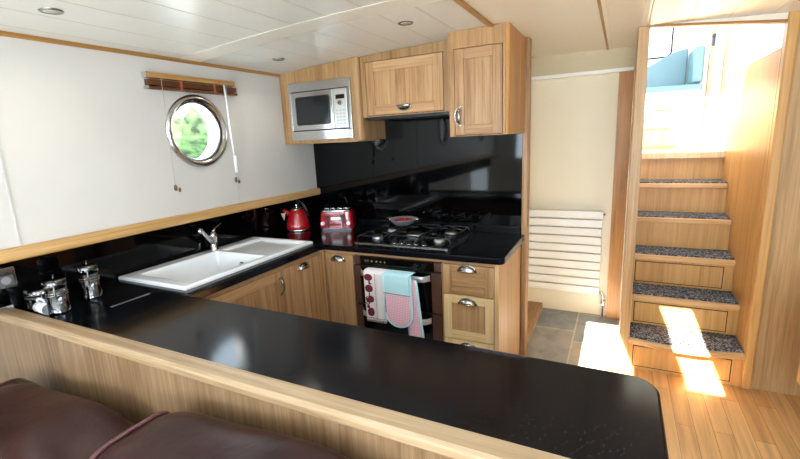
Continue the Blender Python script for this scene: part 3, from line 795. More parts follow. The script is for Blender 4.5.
# hob
hb_ = thing('gas_hob', 'black five burner gas hob set in the worktop over the oven', 'hob', (-1.24, 2.6, 0.91))
hx0, hx1, hy0, hy1 = -1.580, -0.895, 2.365, 2.868
b = MB(); b.prism(rrect(hx0, hx1, hy0, hy1, 0.02), 2, 0.9102, 0.9150); build('steel_rim', b, STEEL, hb_)
b = MB(); b.prism(rrect(hx0 + 0.012, hx1 - 0.012, hy0 + 0.012, hy1 - 0.012, 0.015), 2, 0.9150, 0.9185); build('base_plate', b, simple('black_hob_enamel', '08090B', 0.12), hb_)
for cx, cy, r in ((-1.46, 2.50, 0.036), (-1.46, 2.74, 0.045), (-1.235, 2.63, 0.058), (-1.02, 2.75, 0.045), (-1.02, 2.53, 0.036)):
    b = MB(); b.lathe([(r * 1.08, 0), (r * 1.08, 0.006), (r * 0.95, 0.010), (r * 0.95, 0.020)], (cx, cy, 0.9186), 28); bu = build('burner', b, ALU, hb_)
    b = MB(); b.lathe([(r * 0.85, 0), (r * 0.88, 0.003), (r * 0.8, 0.008), (0.0, 0.009)], (cx, cy, 0.9388), 28); build('burner_cap', b, IRON, bu)
for (a0, a1) in ((hx0 + 0.02, -1.36), (-1.35, -1.125), (-1.115, hx1 - 0.02)):
    b = MB(); ya, yb = hy0 + 0.09 if a0 > -1.36 else hy0 + 0.03, hy1 - 0.03; z = 0.958; w_ = 0.006
    for yy in (ya, yb): b.tube([(a0, yy, 0.919), (a0 + 0.005, yy, z - 0.012), (a0 + 0.02, yy, z), (a1 - 0.02, yy, z), (a1 - 0.005, yy, z - 0.012), (a1, yy, 0.919)], w_, 6)
    mx = (a0 + a1) / 2
    b.tube([(a0 + 0.012, ya, z - 0.006), (a0 + 0.012, yb, z - 0.006)], w_, 6); b.tube([(a1 - 0.012, ya, z - 0.006), (a1 - 0.012, yb, z - 0.006)], w_, 6)
    for yy in ((ya * 0.74 + yb * 0.26), (ya * 0.26 + yb * 0.74)):
        b.tube([(a0 + 0.01, yy, z - 0.003), (mx - 0.028, yy, z + 0.003)], w_, 6); b.tube([(a1 - 0.01, yy, z - 0.003), (mx + 0.028, yy, z + 0.003)], w_, 6)
    b.tube([(mx, ya, z), (mx, ya + 0.07, z + 0.004)], w_, 6); b.tube([(mx, yb, z), (mx, yb - 0.07, z + 0.004)], w_, 6)
    build('pan_support', b, IRON, hb_)
for k in range(5):
    kx = -1.235 + k * 0.052 if k < 4 else -1.235 - 0.052
    b = MB(); b.lathe([(0.019, 0), (0.018, 0.004), (0.014, 0.006), (0.013, 0.020), (0.0, 0.021)], (kx, 2.415, 0.9186), 20); kn = build('knob', b, BLACKPL, hb_)
    b = MB(); b.lathe([(0.0195, 0.0), (0.0195, 0.003)], (kx, 2.415, 0.9187), 20); build('knob_ring', b, CHROME, kn)

# pan of red tomatoes on the rear left burner
pc = Vector((-1.395, 2.775, 0.9665))
pa = thing('steel_pan', 'small shallow steel dish of red fruit at the back of the hob', 'dish', pc)
b = MB(); b.lathe([(0.055, 0), (0.075, 0.008), (0.098, 0.038), (0.104, 0.040), (0.101, 0.043), (0.094, 0.040), (0.070, 0.012), (0.0, 0.008)], pc, 40); build('bowl', b, simple('grey_steel_dish', '9EA1A4', 0.3, 0.4), pa)
for s in (-1, 1): b = MB(); b.tube([pc + Vector((s * 0.098, -0.022, 0.040)), pc + Vector((s * 0.13, -0.016, 0.046)), pc + Vector((s * 0.13, 0.016, 0.046)), pc + Vector((s * 0.098, 0.022, 0.040))], 0.0035, 6); build('handle', b, CHROME, pa)
proto = None
for k in range(11):
    if k < 8: a = 2 * PI * k / 8; p = pc + Vector((0.056 * math.cos(a), 0.056 * math.sin(a), 0.0245))
    else: a = 2 * PI * k / 3 + 0.4; p = pc + Vector((0.023 * math.cos(a), 0.023 * math.sin(a), 0.030))
    if not proto:
        b = MB(); b.super(p, 0.017, 0.017, 0.015, 1, 1, 18, 12)
        proto = build('cherry_tomato', b, REDMATT, origin=p); tag(proto, 'small round red fruit in the steel dish on the hob', 'fruit', 'red fruit in the steel dish')
    else: dup(proto, p)

# sink
sx0, sx1, sy0, sy1 = -2.378, -1.842, 1.290, 2.275
sn = thing('ceramic_sink', 'white ceramic sink and drainer let into the black worktop', 'sink', (-2.1, 1.8, 0.91))
def sst(a, b_, x):
    t = max(0, min(1, (x - a) / (b_ - a))); return t * t * (3 - 2 * t)
def sinkz(x, y):
    def rb(x0, x1, y0, y1, soft):
        return sst(x0, x0 + soft, x) * (1 - sst(x1 - soft, x1, x)) * sst(y0, y0 + soft, y) * (1 - sst(y1 - soft, y1, y))
    z = 0.928
    z -= 0.165 * rb(sx0 + 0.085, sx1 - 0.035, sy0 + 0.06, sy0 + 0.575, 0.028)
    z -= 0.016 * rb(sx0 + 0.085, sx1 - 0.03, sy0 + 0.60, sy1 - 0.03, 0.02)
    e = min(x - sx0, sx1 - x, y - sy0, sy1 - y)
    z -= 0.006 * (1 - sst(0, 0.008, e))
    return z
b = MB()
b.grid(lambda i, j: (sx0 + (sx1 - sx0) * i, sy0 + (sy1 - sy0) * j, sinkz(sx0 + (sx1 - sx0) * i, sy0 + (sy1 - sy0) * j)), 110, 200)
ring = [(sx0, sy0), (sx1, sy0), (sx1, sy1), (sx0, sy1)]
for k in range(4):
    p, q = ring[k], ring[(k + 1) % 4]
    b.f([b.v((p[0], p[1], 0.9103)), b.v((q[0], q[1], 0.9103)), b.v((q[0], q[1], 0.9222)), b.v((p[0], p[1], 0.9222))])
bmesh.ops.remove_doubles(b.bm, verts=b.bm.verts[:], dist=1e-4)
build('basin', b, CERAMIC, sn, fixn=False)
b = MB(); b.lathe([(0.042, 0), (0.042, 0.003), (0.030, 0.001), (0.0, 0.001)], (-2.08, 1.58, 0.7635), 28); build('waste', b, CHROME, sn)
b = MB(); b.lathe([(0.020, 0), (0.020, 0.004), (0.012, 0.002), (0.0, 0.002)], (-2.06, 1.846, 0.86), 24, axis=(0, -1, 0.15)); build('overflow', b, CHROME, sn)

tp = thing('mixer_tap', 'chrome mixer tap standing at the back of the sink', 'tap', (-2.335, 1.885, 0.928))
b = MB(); b.lathe([(0.028, 0), (0.028, 0.006), (0.024, 0.012), (0.022, 0.07), (0.025, 0.09), (0.022, 0.115), (0.0, 0.122)], (-2.335, 1.885, 0.9275), 28); build('tap_body', b, CHROME, tp)
b = MB(); b.tube([(-2.335, 1.885, 0.965), (-2.305, 1.83, 1.015), (-2.262, 1.75, 1.085), (-2.250, 1.73, 1.094), (-2.245, 1.722, 1.078)], [0.017, 0.016, 0.0145, 0.0145, 0.014], 14); build('spout', b, CHROME, tp)
b = MB(); b.tube([(-2.335, 1.885, 1.045), (-2.345, 1.915, 1.062), (-2.352, 1.975, 1.085)], [0.009, 0.007, 0.006], 10); build('lever', b, CHROME, tp)

# ------------------------------------------------------------------ wall cupboards and microwave
def to_ceiling(b):
    for v in b.bm.verts:
        if v.co.z > 2.15: v.co.z = zc(v.co.x) - 0.001
def face_frame(parent, M, x0, x1, z0, z1, hole, t=0.02, mats=None, ceil=False):
    """four boards round a door opening, front face at local y=-t"""
    a0, a1, c0, c1 = hole; b = MB(); b.at(M)
    b.box(x0, a0, -t, 0, z0, z1); b.box(a1, x1, -t, 0, z0, z1); b.box(a0, a1, -t, 0, z0, c0, 0); b.box(a0, a1, -t, 0, c1, z1, 0)
    if ceil: to_ceiling(b)
    return build('face_frame', b, mats or [OAKZ, OAKX], parent)
def gap(parent, M, x0, x1, z0, z1):
    b = MB(); b.at(M); b.box(x0, x1, -0.004, -0.0003, z0, z1); return build('shadow_gap', b, DARKGAP, parent)
MY = 2.59
mc = thing('microwave_cabinet', 'oak wall cabinet in the corner built around the microwave', 'cabinet', (-1.93, 2.76, 1.58))
b = MB()
prof = [(XL + 0.004, MY), (-1.625, MY)] + [(-1.625 + 0.035 * math.sin(math.radians(t)), MY + 0.035 - 0.035 * math.cos(math.radians(t))) for t in (15, 30, 45, 60, 75, 90)] + [(-1.59, 2.928), (XL + 0.004, 2.928)]
b.prism(prof, 2, 1.582, 2.16); to_ceiling(b)
build('carcass', b, [CABZ], mc)
b = MB(); b.box(XL + 0.004, -1.63, MY - 0.004, 2.90, 1.574, 1.5818); build('base_strip', b, OAKX, mc)
mw = thing('microwave_oven', 'stainless steel built-in microwave oven in the corner wall cabinet', 'microwave', (-1.91, MY, 1.60))
X0, X1, Z0, Z1, FYM = -2.183, -1.650, 1.600, 2.000, MY - 0.022
b = MB()
ix0, ix1, iz0, iz1 = -2.162, -1.672, 1.664, 1.940
b.box(X0, X1, FYM, MY - 0.0005, iz1, Z1); b.box(X0, X1, FYM, MY - 0.0005, Z0, iz0); b.box(X0, ix0, FYM, MY - 0.0005, iz0, iz1); b.box(ix1, X1, FYM, MY - 0.0005, iz0, iz1)
build('trim_frame', b, STEEL, mw, bevel=0.002)
b = MB(); b.box(ix0, ix1, MY - 0.008, MY - 0.001, iz0, iz1); build('recess', b, BLACKPL, mw)
d = MB(); d.box(ix0 + 0.006, -1.792, FYM - 0.006, MY - 0.008, iz0 + 0.006, iz1 - 0.006); d = build('door', d, STEEL, mw, bevel=0.003)
b = MB(); b.prism(rrect(-2.113, -1.822, 1.708, 1.898, 0.012), 1, FYM - 0.0075, FYM - 0.004); build('door_window', b, MWINDOW, d)
b = MB(); b.tube([(x, FYM - 0.0075, z) for x, z in rrect(-2.113, -1.822, 1.708, 1.898, 0.012)], 0.004, 6, closed=True); build('window_gasket', b, BLACKPL, d)
cp = MB(); cp.box(-1.788, ix1 - 0.006, FYM - 0.006, MY - 0.008, iz0 + 0.006, iz1 - 0.006); cp = build('control_panel', cp, simple('pale_steel_panel', 'C9C9C6', 0.3, 0.8), mw, bevel=0.003)
b = MB(); b.box(-1.766, -1.695, FYM - 0.008, FYM - 0.005, 1.866, 1.894); build('display', b, GLASSBLK, cp)
b = MB(); b.cyl((-1.728, FYM - 0.006, 1.838), (-1.728, FYM - 0.022, 1.838), 0.017, 0.015, 24); build('dial', b, CHROME, cp)
b = MB()
for r in range(5):
    for q in range(3): b.prism(rrect(-1.768 + q * 0.027, -1.768 + q * 0.027 + 0.018, 1.785 - r * 0.022, 1.785 - r * 0.022 + 0.009, 0.003, 3), 1, FYM - 0.0075, FYM - 0.005)
build('buttons', b, simple('grey_keypad', 'A2A3A3', 0.4), cp)

CY = 2.62
mcu = thing('wall_cupboard', 'oak wall cupboard with one wide lift-up door over the hob', 'cupboard', (-1.27, 2.77, 1.73))
b = MB(); b.box(-1.588, -0.934, CY + 0.02, 2.928, 1.732, 2.16); to_ceiling(b); build('carcass', b, CABZ, mcu)
F = frame_front(0, CY + 0.02)
face_frame(mcu, F, -1.588, -0.906, 1.732, 2.16, (-1.556, -0.998, 1.739, 2.086), mats=[CABZ, CABZ], ceil=True)
gap(mcu, F, -1.5558, -0.9982, 1.7392, 2.0858)
d = shaker(mcu, 'door', frame_front(-1.5525, CY + 0.0155, 1.7425), 0.551, 0.340, st=0.062, t=0.018, mats=[OAKZ, OAKX, OAKZ])
cup_pull(d, frame_front(-1.272, CY - 0.003, 1.792) @ Matrix.Rotation(PI, 4, 'Y'))
hd = thing('extractor_hood', 'slim black extractor hood under the wide wall cupboard', 'hood', (-1.26, 2.77, 1.70))
b = MB(); b.box(-1.585, -0.938, CY + 0.012, 2.928, 1.716, 1.7315); build('hood_body', b, BLACKPL, hd)
b = MB(); b.box(-1.56, -0.96, CY + 0.004, CY + 0.014, 1.712, 1.7315); build('hood_trim', b, BLACKPL, hd)

TY = 2.46
tc_ = thing('tall_wall_cupboard', 'tall oak wall cupboard with a single door next to the passage', 'cupboard', (-0.75, 2.7, 1.57))
TCM = oak('cupboard_oak', 2, 'BA946A', 'A47D53', '7E5A35')
b = MB(); b.box(-0.905, -0.577, TY + 0.02, 2.928, 1.576, 2.16); to_ceiling(b); build('carcass', b, TCM, tc_)
b = MB(); prof = [(-0.5795, TY)] + [(-0.590 + 0.028 * math.sin(math.radians(t)), TY + 0.028 - 0.028 * math.cos(math.radians(t))) for t in (30, 45, 60, 75, 90)] + [(-0.562, 2.898), (-0.5765, 2.898), (-0.5765, TY + 0.03)]
b.prism(prof, 2, 1.576, 2.16); to_ceiling(b); build('side_panel', b, oak('side_panel_oak', 2, 'CC9C62', 'BA884E', '9A6B36', vary=0.02), tc_)
F = frame_front(0, TY + 0.02)
face_frame(tc_, F, -0.905, -0.580, 1.576, 2.16, (-0.874, -0.594, 1.580, 2.058), mats=[TCM, TCM], ceil=True)
gap(tc_, F, -0.8738, -0.5942, 1.5802, 2.0578)
d = shaker(tc_, 'door', frame_front(-0.8705, TY + 0.0155, 1.5835), 0.273, 0.471, st=0.055, t=0.018)
cup_pull(d, frame_front(-0.838, TY - 0.003, 1.690) @ Matrix.Rotation(-PI / 2, 4, 'Y'))

# ------------------------------------------------------------------ things on the worktop
kp = Vector((-2.258, 2.63, 0.9103)); KS = 0.88
kt = thing('kettle', 'red enamel cone-shaped kettle in the corner left of the toaster', 'kettle', kp)
b = MB(); b.lathe([(r * KS, h * KS) for r, h in [(0.103, 0.012), (0.107, 0.020), (0.105, 0.045), (0.092, 0.10), (0.074, 0.155), (0.062, 0.185)]], kp, 40); build('body', b, RED, kt)
b = MB(); b.lathe([(r * KS, h * KS) for r, h in [(0.095, 0.0), (0.107, 0.002), (0.108, 0.013), (0.104, 0.016)]], kp, 40); build('base', b, CHROME, kt)
b = MB(); b.lathe([(r * KS, h * KS) for r, h in [(0.063, 0.185), (0.064, 0.191), (0.045, 0.202), (0.012, 0.207), (0.010, 0.220), (0.016, 0.228), (0.0, 0.234)]], kp, 36); build('lid', b, CHROME, kt)
b = MB(); b.tube([kp + Vector(p) * KS for p in ((-0.01, 0.06, 0.19), (-0.005, 0.02, 0.255), (0.03, -0.02, 0.268), (0.085, -0.02, 0.245), (0.118, -0.01, 0.19), (0.125, 0.0, 0.13))], [0.005, 0.007, 0.009, 0.009, 0.009, 0.007], 12); build('handle', b, BLACKPL, kt)
b = MB(); b.tube([kp + Vector(p) * KS for p in ((-0.055, -0.045, 0.15), (-0.085, -0.06, 0.172), (-0.095, -0.066, 0.190))], [0.021, 0.016, 0.012], 14); build('spout', b, RED, kt)
b = MB(); b.prism([(kp.x - 0.075, 1.055), (kp.x - 0.035, 1.055), (kp.x - 0.030, 1.068), (kp.x - 0.050, 1.00)], 1, kp.y - 0.100, kp.y - 0.097); build('tag', b, TAG, kt)

to = thing('toaster', 'red four-slice toaster with chrome trim between kettle and hob', 'toaster', (-1.965, 2.765, 0.9103))
TM = Matrix.Translation((-1.965, 2.762, 0.9103)) @ Matrix.Rotation(0.36, 4, 'Z') @ Matrix.Scale(0.84, 4)
b = MB().at(TM)
def tbody(i, j):
    # rounded box tapering to the top
    z = 0.016 + 0.150 * j; k = 1 - 0.09 * j ** 1.5
    a = 2 * PI * i; c, s = math.cos(a), math.sin(a); e = 0.32
    return (0.158 * k * math.copysign(abs(c) ** e, c), 0.098 * k * math.copysign(abs(s) ** e, s), z)
b.grid(tbody, 64, 12, wrap_u=True)
b.grid(lambda i, j: (lambda p: (p[0] * (1 - j), p[1] * (1 - j), p[2] + 0.006 * min(1, j * 4)))(tbody(i, 1)), 64, 4, wrap_u=True)
build('body', b, RED, to, fixn=True)
b = MB().at(TM); b.prism(rrect(-0.158, 0.158, -0.098, 0.098, 0.03), 2, 0.0, 0.016); build('base', b, DKCHROME, to)
b = MB().at(TM); b.prism(rrect(-0.132, 0.132, -0.078, 0.078, 0.02), 2, 0.170, 0.180); tb = build('top_plate', b, CHROME, to, bevel=0.002)
b = MB().at(TM)
for sx in (-0.09, -0.035, 0.035, 0.09): b.box(sx - 0.014, sx + 0.014, -0.065, 0.065, 0.1795, 0.1812)
build('slot', b, DARKGAP, tb)
for sx in (-0.09, -0.035, 0.035, 0.09):
    b = MB().at(TM); b.tube([(sx - 0.02, -0.045, 0.181), (sx - 0.016, -0.045, 0.196), (sx + 0.016, -0.045, 0.196), (sx + 0.02, -0.045, 0.181)], 0.004, 8); build('warming_rack', b, CHROME, tb)
for sx in (-0.070, 0.070):
    b = MB().at(TM); b.box(sx - 0.009, sx + 0.009, -0.104, -0.094, 0.022, 0.150); sl = build('lever_track', b, BLACKPL, to)
    b = MB().at(TM); b.box(sx - 0.017, sx + 0.017, -0.126, -0.098, 0.118, 0.144); build('lever', b, BLACKPL, sl, bevel=0.004)
    s = 1 if sx > 0 else -1
    b = MB().at(TM); b.cyl((sx + s * 0.05, -0.094, 0.066), (sx + s * 0.05, -0.110, 0.066), 0.019, 0.017, 24); build('dial', b, PALEMETAL, to)
    b = MB().at(TM); b.cyl((sx + s * 0.05, -0.096, 0.030), (sx + s * 0.05, -0.106, 0.030), 0.011, 0.010, 16); build('button', b, BLACKPL, to)
b = MB().at(TM); b.box(-0.042, 0.050, -0.1005, -0.094, 0.096, 0.124); build('name_plate', b, PALEMETAL, to, bevel=0.002)
b = MB().at(TM)
for q in (-0.032, -0.012, 0.012, 0.032):
    for r in range(5): b.cyl((q, -0.096, 0.030 + r * 0.011), (q, -0.1012, 0.030 + r * 0.011), 0.0035, n=10)
build('button_row', b, BLACKPL, to)

def canister(x, y, r, h, label, name='canister'):
    t = thing(name, label, 'canister', (x, y, 0.9103), 'chrome canisters on the worktop'); c = (x, y, 0.9103)
    b = MB(); b.lathe([(r * 1.03, 0), (r * 1.05, 0.006), (r, 0.010), (r, h - 0.030)], c, 40); build('body', b, DKCHROME, t)
    b = MB(); b.lathe([(r * 1.06, h - 0.030), (r * 1.08, h - 0.022), (r * 1.08, h - 0.004), (r * 1.0, h), (r * 0.7, h + 0.003), (0.0, h + 0.004)], c, 40); ld = build('lid', b, DKCHROME, t)
    b = MB(); b.tube([(x - 0.016 * 0.89, y + 0.016 * 0.45, 0.9103 + h + 0.003), (x - 0.018, y + 0.009, 0.9103 + h + 0.016), (x, y, 0.9103 + h + 0.022), (x + 0.018, y - 0.009, 0.9103 + h + 0.016), (x + 0.016 * 0.89, y - 0.016 * 0.45, 0.9103 + h + 0.003)], 0.0035, 8); build('knob', b, DKCHROME, ld)
    b = MB(); b.lathe([(r * 1.005, h * 0.55), (r * 1.02, h * 0.555), (r * 1.02, h * 0.57), (r * 1.005, h * 0.575)], c, 40, caps=False)
    b.lathe([(r * 1.005, h * 0.62), (r * 1.02, h * 0.625), (r * 1.02, h * 0.64), (r * 1.005, h * 0.645)], c, 40, caps=False); build('band', b, STEELD, t)
    b = MB(); w0 = Vector((x, y, 0.9103)) + Vector((0.86, -0.5, 0)) * r
    b.tube([w0 + Vector((0, 0, h * 0.45)), w0 + Vector((0.010, -0.006, h * 0.5)), w0 + Vector((0.010, -0.006, h - 0.04)), w0 + Vector((0.004, -0.002, h - 0.012))], 0.003, 6); build('clasp', b, STEELD, t)
    return t
canister(-2.215, 1.073, 0.040, 0.155, 'tall chrome canister standing alone nearest the sink')
canister(-2.150, 0.905, 0.040, 0.145, 'tall chrome canister in the middle, beside the white mug')
canister(-2.315, 0.928, 0.068, 0.090, 'low wide chrome canister behind the oak rail, nearest the wall socket')

mg = thing('mug', 'white mug lying behind the oak rail beside the chrome canisters', 'mug', (-2.19, 0.870, 0.9103))
# lies on its side: axis along x
mc_ = Vector((-2.24, 0.866, 0.9103 + 0.0255))
b = MB(); b.lathe([(0.018, 0), (0.023, 0.006), (0.025, 0.085), (0.0235, 0.086), (0.021, 0.010), (0.0, 0.008)], mc_, 36, axis=(1, 0.0, 0)); build('cup', b, MUGW, mg)
b = MB(); b.tube([mc_ + Vector(p) for p in ((0.010, 0, 0.020), (0.008, -0.002, 0.033), (0.028, 0, 0.041), (0.055, 0.002, 0.035), (0.060, 0.003, 0.022))], 0.005, 10); build('handle', b, MUGW, mg)

sc_ = thing('wall_socket', 'steel double wall socket on the splashback at the far left', 'socket', (-2.392, 0.80, 1.06))
b = MB(); b.prism(rrect(0.722, 0.868, 1.016, 1.106, 0.006), 0, -2.3915, -2.384); build('face_plate', b, STEEL, sc_, bevel=0.0015)
b = MB(); b.prism(rrect(0.735, 0.858, 1.026, 1.072, 0.004), 0, -2.3845, -2.3825); build('insert', b, SWITCH, sc_)
RINGM = simple('pale_grey_ring', '8E8F90', 0.4)
for yy in (0.765, 0.83): b = MB(); b.cyl((-2.383, yy, 1.050), (-2.378, yy, 1.050), 0.017, n=20); build('socket_ring', b, RINGM, sc_)

# blind over the porthole
bl = thing('venetian_blind', 'raised wooden venetian blind above the round porthole', 'blind', (XL + 0.03, 1.83, 1.9))
b = MB(); b.box(XL + 0.001, XL + 0.042, 1.535, 2.125, 1.957, 1.985); build('headrail', b, BLINDY, bl, bevel=0.003)
for k in range(6):
    z = 1.948 - k * 0.0052
    b = MB(); b.box(XL + 0.006, XL + 0.046, 1.54, 2.13, z - 0.0038, z); build('slat', b, BLINDD, bl)
b = MB(); b.prism(rrect(XL + 0.004, XL + 0.046, 1.899, 1.914, 0.006), 1, 1.535, 2.135); build('bottom_rail', b, BLINDD, bl)
b = MB(); b.box(XL + 0.002, XL + 0.043, 1.532, 1.5345, 1.957, 1.985); build('end_cap', b, STEEL, bl)
b = MB(); b.box(XL + 0.004, XL + 0.047, 1.5325, 1.5348, 1.899, 1.914); build('end_cap', b, STEEL, bl)
TAPEM = simple('rust_tape', '8E4A34', 0.8)
for yy in (1.72, 1.95): b = MB(); b.box(XL + 0.046, XL + 0.048, yy, yy + 0.018, 1.90, 1.955); build('ladder_tape', b, TAPEM, bl)
for yy, zb in ((1.608, 1.375), (2.045, 1.225)):
    b = MB(); b.tube([(XL + 0.050, yy, 1.957), (XL + 0.05, yy - 0.004, 1.7), (XL + 0.045, yy - 0.008, zb)], 0.0016, 5); cdo = build('pull_cord', b, CORDM, bl)
    b = MB(); b.lathe([(0.004, 0), (0.009, -0.012), (0.0085, -0.03), (0.003, -0.036)], (XL + 0.045, yy - 0.008, 1.385), 12)
    b.lathe([(0.003, 0), (0.008, -0.008), (0.007, -0.022), (0.002, -0.026)], (XL + 0.045, yy + 0.016, 1.366), 12); build('toggle', b, TOGGLE, cdo)
b = MB(); b.tube([(XL + 0.060, 2.02, 1.955), (XL + 0.062, 2.028, 1.6), (XL + 0.060, 2.035, 1.50)], 0.006, 8); b.tube([(XL + 0.060, 2.035, 1.52), (XL + 0.060, 2.038, 1.415)], 0.0105, 10); build('tilt_wand', b, WANDM, bl)

# ------------------------------------------------------------------ radiator
rd = thing('radiator', 'white flat-panel radiator on the cream passage wall', 'radiator', (-0.38, 3.85, 0.24))
n = 10; z0, z1 = 0.205, 0.932; pitch = (z1 - z0) / n
for k in range(n):
    b = MB(); b.box(-0.696, -0.108, 3.832, 3.848, z0 + k * pitch, z0 + (k + 1) * pitch - 0.010); build('panel', b, RADW, rd, bevel=0.004)
b = MB(); b.box(-0.64, -0.615, 3.848, 3.872, z0, z1 - 0.01); b.box(-0.16, -0.135, 3.848, 3.872, z0, z1 - 0.01); build('manifold', b, RADW, rd)
b = MB()
for zz in (z0 + 0.06, z1 - 0.06): b.box(-0.40, -0.36, 3.872, 3.8995, zz - 0.03, zz + 0.03)
b.box(-0.40, -0.36, 3.848, 3.873, z0 + 0.02, z1 - 0.03); build('bracket', b, RADW, rd)
b = MB(); b.cyl((-0.108, 3.84, z1 - 0.035), (-0.088, 3.84, z1 - 0.035), 0.009, n=12); build('vent', b, CHROME, rd)
b = MB(); b.tube([(-0.125, 3.86, z0 + 0.02), (-0.085, 3.86, z0 + 0.015), (-0.075, 3.86, z0 - 0.02), (-0.075, 3.86, 0.001)], 0.008, 10); pp = build('pipe', b, CHROME, rd)
b = MB(); b.lathe([(0.014, 0.10), (0.018, 0.11), (0.018, 0.15), (0.012, 0.16)], (-0.075, 3.86, 0.0), 16); b.lathe([(0.022, 0.0), (0.022, 0.006)], (-0.075, 3.86, 0.001), 16); build('valve', b, CHROME, pp)

# ------------------------------------------------------------------ stairs
st = thing('staircase', 'oak staircase with grey carpeted treads up to the wheelhouse', 'stairs', (0.42, 3.05, 0))
xa, xb = 0.1055, 0.7248; GO = 0.238
ZT = (0.0, 0.222, 0.442, 0.672, 0.905, 1.138, 1.363)
for i in range(1, 7):
    zt = ZT[i]; yf = 3.012 + 0.238 * (i - 1)
    zb = ZT[i - 1]
    yr = yf + 0.025
    b = MB(); b.box(xa, xb, yr, yr + 0.018, zb, zt - 0.034); rs = build('riser', b, STAIRX, st)
    if i <= 3:
        b = MB(); b.box(xa + 0.03, xb - 0.055, yr - 0.0015, yr + 0.002, zb + 0.022, zt - 0.052); build('groove', b, DARKGAP, rs)
        b = MB(); b.box(xa + 0.035, xb - 0.060, yr - 0.004, yr + 0.002, zb + 0.027, zt - 0.057); build('drawer', b, STAIRX, rs, bevel=0.002)
    yb_ = yf + GO + 0.03 if i < 6 else yf + 0.05
    bow = 0.045 if i == 1 else 0.0
    front = [(xa + (xb - xa) * t / 16, yf - bow * math.sin(PI * t / 16)) for t in range(17)]
    b = MB(); b.prism(front + [(xb, yb_), (xa, yb_)], 2, zt - 0.034, zt); tr = build('tread', b, STAIRN, st, bevel=0.006)
    if i < 6:
        b = MB(); cf_ = [(x + (0.004 if k == 0 else -0.004 if k == 16 else 0), y + 0.030) for k, (x, y) in enumerate(front)]
        b.prism(cf_ + [(xb - 0.004, yf + GO + 0.022), (xa + 0.004, yf + GO + 0.022)], 2, zt, zt + 0.009); build('carpet', b, CARPET, tr)

# ------------------------------------------------------------------ wheelhouse bench
bn = thing('bench', 'pale blue cushioned bench with a drawer in the wheelhouse above the stairs', 'bench', (0.15, 5.1, 1.365))
b = MB(); b.box(-0.5, 0.64, 4.90, 5.40, 1.366, 1.80); build('base', b, PALEOAK, bn)
b = MB(); b.box(-0.5, 0.645, 4.885, 5.40, 1.80, 1.825); build('top_board', b, PALEOAK, bn, bevel=0.004)
d = MB(); d.box(0.12, 0.56, 4.884, 4.899, 1.56, 1.785); d = build('drawer', d, PALEOAK, bn, bevel=0.003)
cup_pull(d, frame_front(0.315, 4.884, 1.735))
b = MB(); b.box(0.12, 0.56, 4.884, 4.899, 1.39, 1.545); build('lower_panel', b, PALEOAK, bn, bevel=0.003)
b = MB(); b.box(-0.5, 0.625, 4.88, 5.36, 1.826, 1.945); build('seat_cushion', b, BENCHBLUE, bn, bevel=0.025, seg=4)
b = MB(); b.box(0.545, 0.63, 4.93, 5.36, 1.952, 2.275); build('end_cushion', b, BENCHBLUE, bn, bevel=0.025, seg=4)
b = MB()
top = [(-0.5 + 1.04 * t / 20, 2.10 + 0.22 * sst(0.45, 1.0, t / 20)) for t in range(21)]
b.prism([(-0.5, 1.95)] + top + [(0.54, 1.95)], 1, 5.33, 5.40); build('back_cushion', b, BENCHBLUE, bn, bevel=0.015, seg=3)
b = MB(); b.box(0.668, 0.690, 4.905, 4.929, 2.255, 2.335); b.cyl((0.679, 4.916, 2.335), (0.679, 4.890, 2.345), 0.016, n=12)
tag(build('door_catch', b, LATCH, origin=(0.68, 4.92, 2.26), bevel=0.003), 'small dark door catch on the wheelhouse door frame', 'catch')

# ------------------------------------------------------------------ downlights
proto = None
for x, y, lb in ((-1.925, 0.985, 'round chrome ceiling downlight above the hull side at the far left'), (-1.95, 2.235, 'round chrome ceiling downlight in front of the microwave cabinet'), (-1.005, 2.12, 'round chrome ceiling downlight in front of the wide wall cupboard')):
    if not proto:
        z = zc(x); proto = thing('downlight', lb, 'ceiling light', (x, y, z), 'ceiling downlights')
        b = MB(); b.lathe([(0.024, -0.002), (0.036, -0.004), (0.040, -0.001), (0.040, 0.004), (0.024, 0.004)], (x, y, z), 32, caps=False); build('bezel', b, PEWTER, proto)
        b = MB(); b.lathe([(0.0, -0.001), (0.019, -0.0015), (0.025, 0.002)], (x, y, z), 28, caps=False); build('lamp', b, LAMPGL, proto)
    else: dup(proto, (x, y, zc(x)), lb)
    d = bpy.data.lights.new('downlight_lamp', 'AREA'); d.shape = 'DISK'; d.size = 0.05; d.energy = 0.7; d.color = (1.0, 0.9, 0.76); d.spread = 2.4
    o = bpy.data.objects.new('downlight_lamp', d); COL.objects.link(o); o.location = (x, y, zc(x) - 0.006)

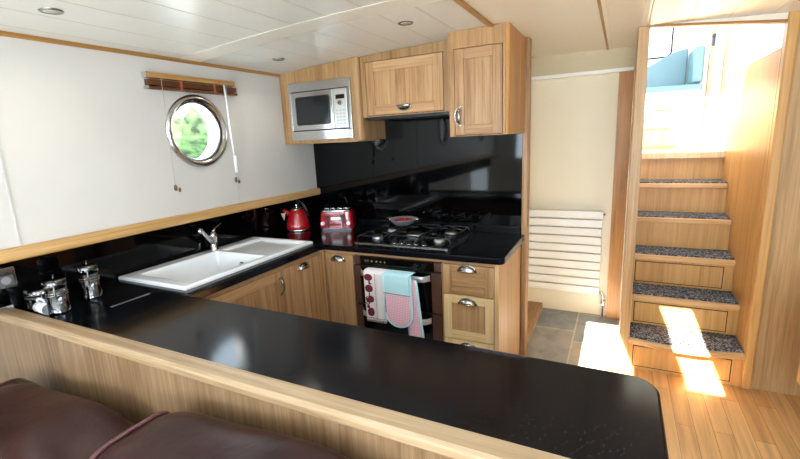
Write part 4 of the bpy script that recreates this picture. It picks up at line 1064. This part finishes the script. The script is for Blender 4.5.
# ------------------------------------------------------------------ sofa
sf = thing('sofa', 'brown leather sofa with its back to the breakfast bar', 'sofa', (-1.2, 0.2, 0))
SX0, SX1 = -2.20, -0.28
b = MB(); b.box(SX0, SX1, -0.2, 0.70, 0.06, 0.30); build('base', b, LEATHER, sf, bevel=0.03, seg=3)
b = MB(); b.box(SX0, SX1, 0.60, 0.745, 0.30, 0.70); build('back_frame', b, LEATHER, sf, bevel=0.05, seg=4)
for q in (0, 1):
    xa_, xb_ = SX0 + 0.16 + q * 0.80, SX0 + 0.16 + (q + 1) * 0.80
    b = MB(); b.super(((xa_ + xb_) / 2, 0.12, 0.38), 0.40, 0.34, 0.11, 0.35, 0.3); build('seat_cushion', b, LEATHER, sf)
def backcush(cx, cy, cz, a, bb, d, ee):
    def warp(p):
        t = p.x / a
        return (p.x, p.y + 0.10 * (p.z / d), p.z - 0.035 * t * t + 0.012 * math.sin(t * 5))
    b = MB(); b.super((cx, cy, cz), a, bb, d, ee, 0.42, 64, 36, warp=warp)
    o = build('back_cushion', b, LEATHER, sf)
    for s in (-1, 1):
        pts = []
        for k in range(40):
            an = 2 * PI * k / 40; c, sn_ = math.cos(an), math.sin(an)
            yy, zz = bb * 0.885 * math.copysign(abs(c) ** 0.42, c), d * 0.885 * math.copysign(abs(sn_) ** ee, sn_)
            w_ = warp(Vector((s * a * 0.86, yy, zz))); pts.append((w_[0] + cx, w_[1] + cy, w_[2] + cz))
        p = MB(); p.tube(pts, 0.007, 8, closed=True); build('piping', p, PIPING, o)
    return o
backcush(-1.67, 0.495, 0.505, 0.48, 0.15, 0.25, 0.42)
backcush(-0.765, 0.515, 0.595, 0.485, 0.16, 0.27, 0.45)
for xx in (SX0 - 0.02, SX1 - 0.14):
    b = MB(); b.super((xx + 0.08, 0.20, 0.34), 0.09, 0.42, 0.27, 0.35, 0.35); build('arm', b, LEATHER, sf)
for xx in (SX0 + 0.1, SX1 - 0.1):
    for yy in (-0.12, 0.62):
        b = MB(); b.cyl((xx, yy, 0), (xx, yy, 0.07), 0.025, 0.03, 14); build('foot', b, BLACKPL, sf)

# small oak unit at the right hull side, only its end in the picture
ru = thing('side_cabinet', 'amber oak cabinet end at the right edge, before the oak panel', 'cabinet', (1.05, 2.3, 0))
b = MB(); b.box(0.84, XR - 0.005, 2.0, 2.62, 0.30, 0.66); build('body', b, DARKOAKZ, ru, bevel=0.01)
b = MB(); b.box(1.05, XR - 0.005, 2.05, 2.58, 0.0, 0.30); build('plinth', b, DARKGAP, ru)
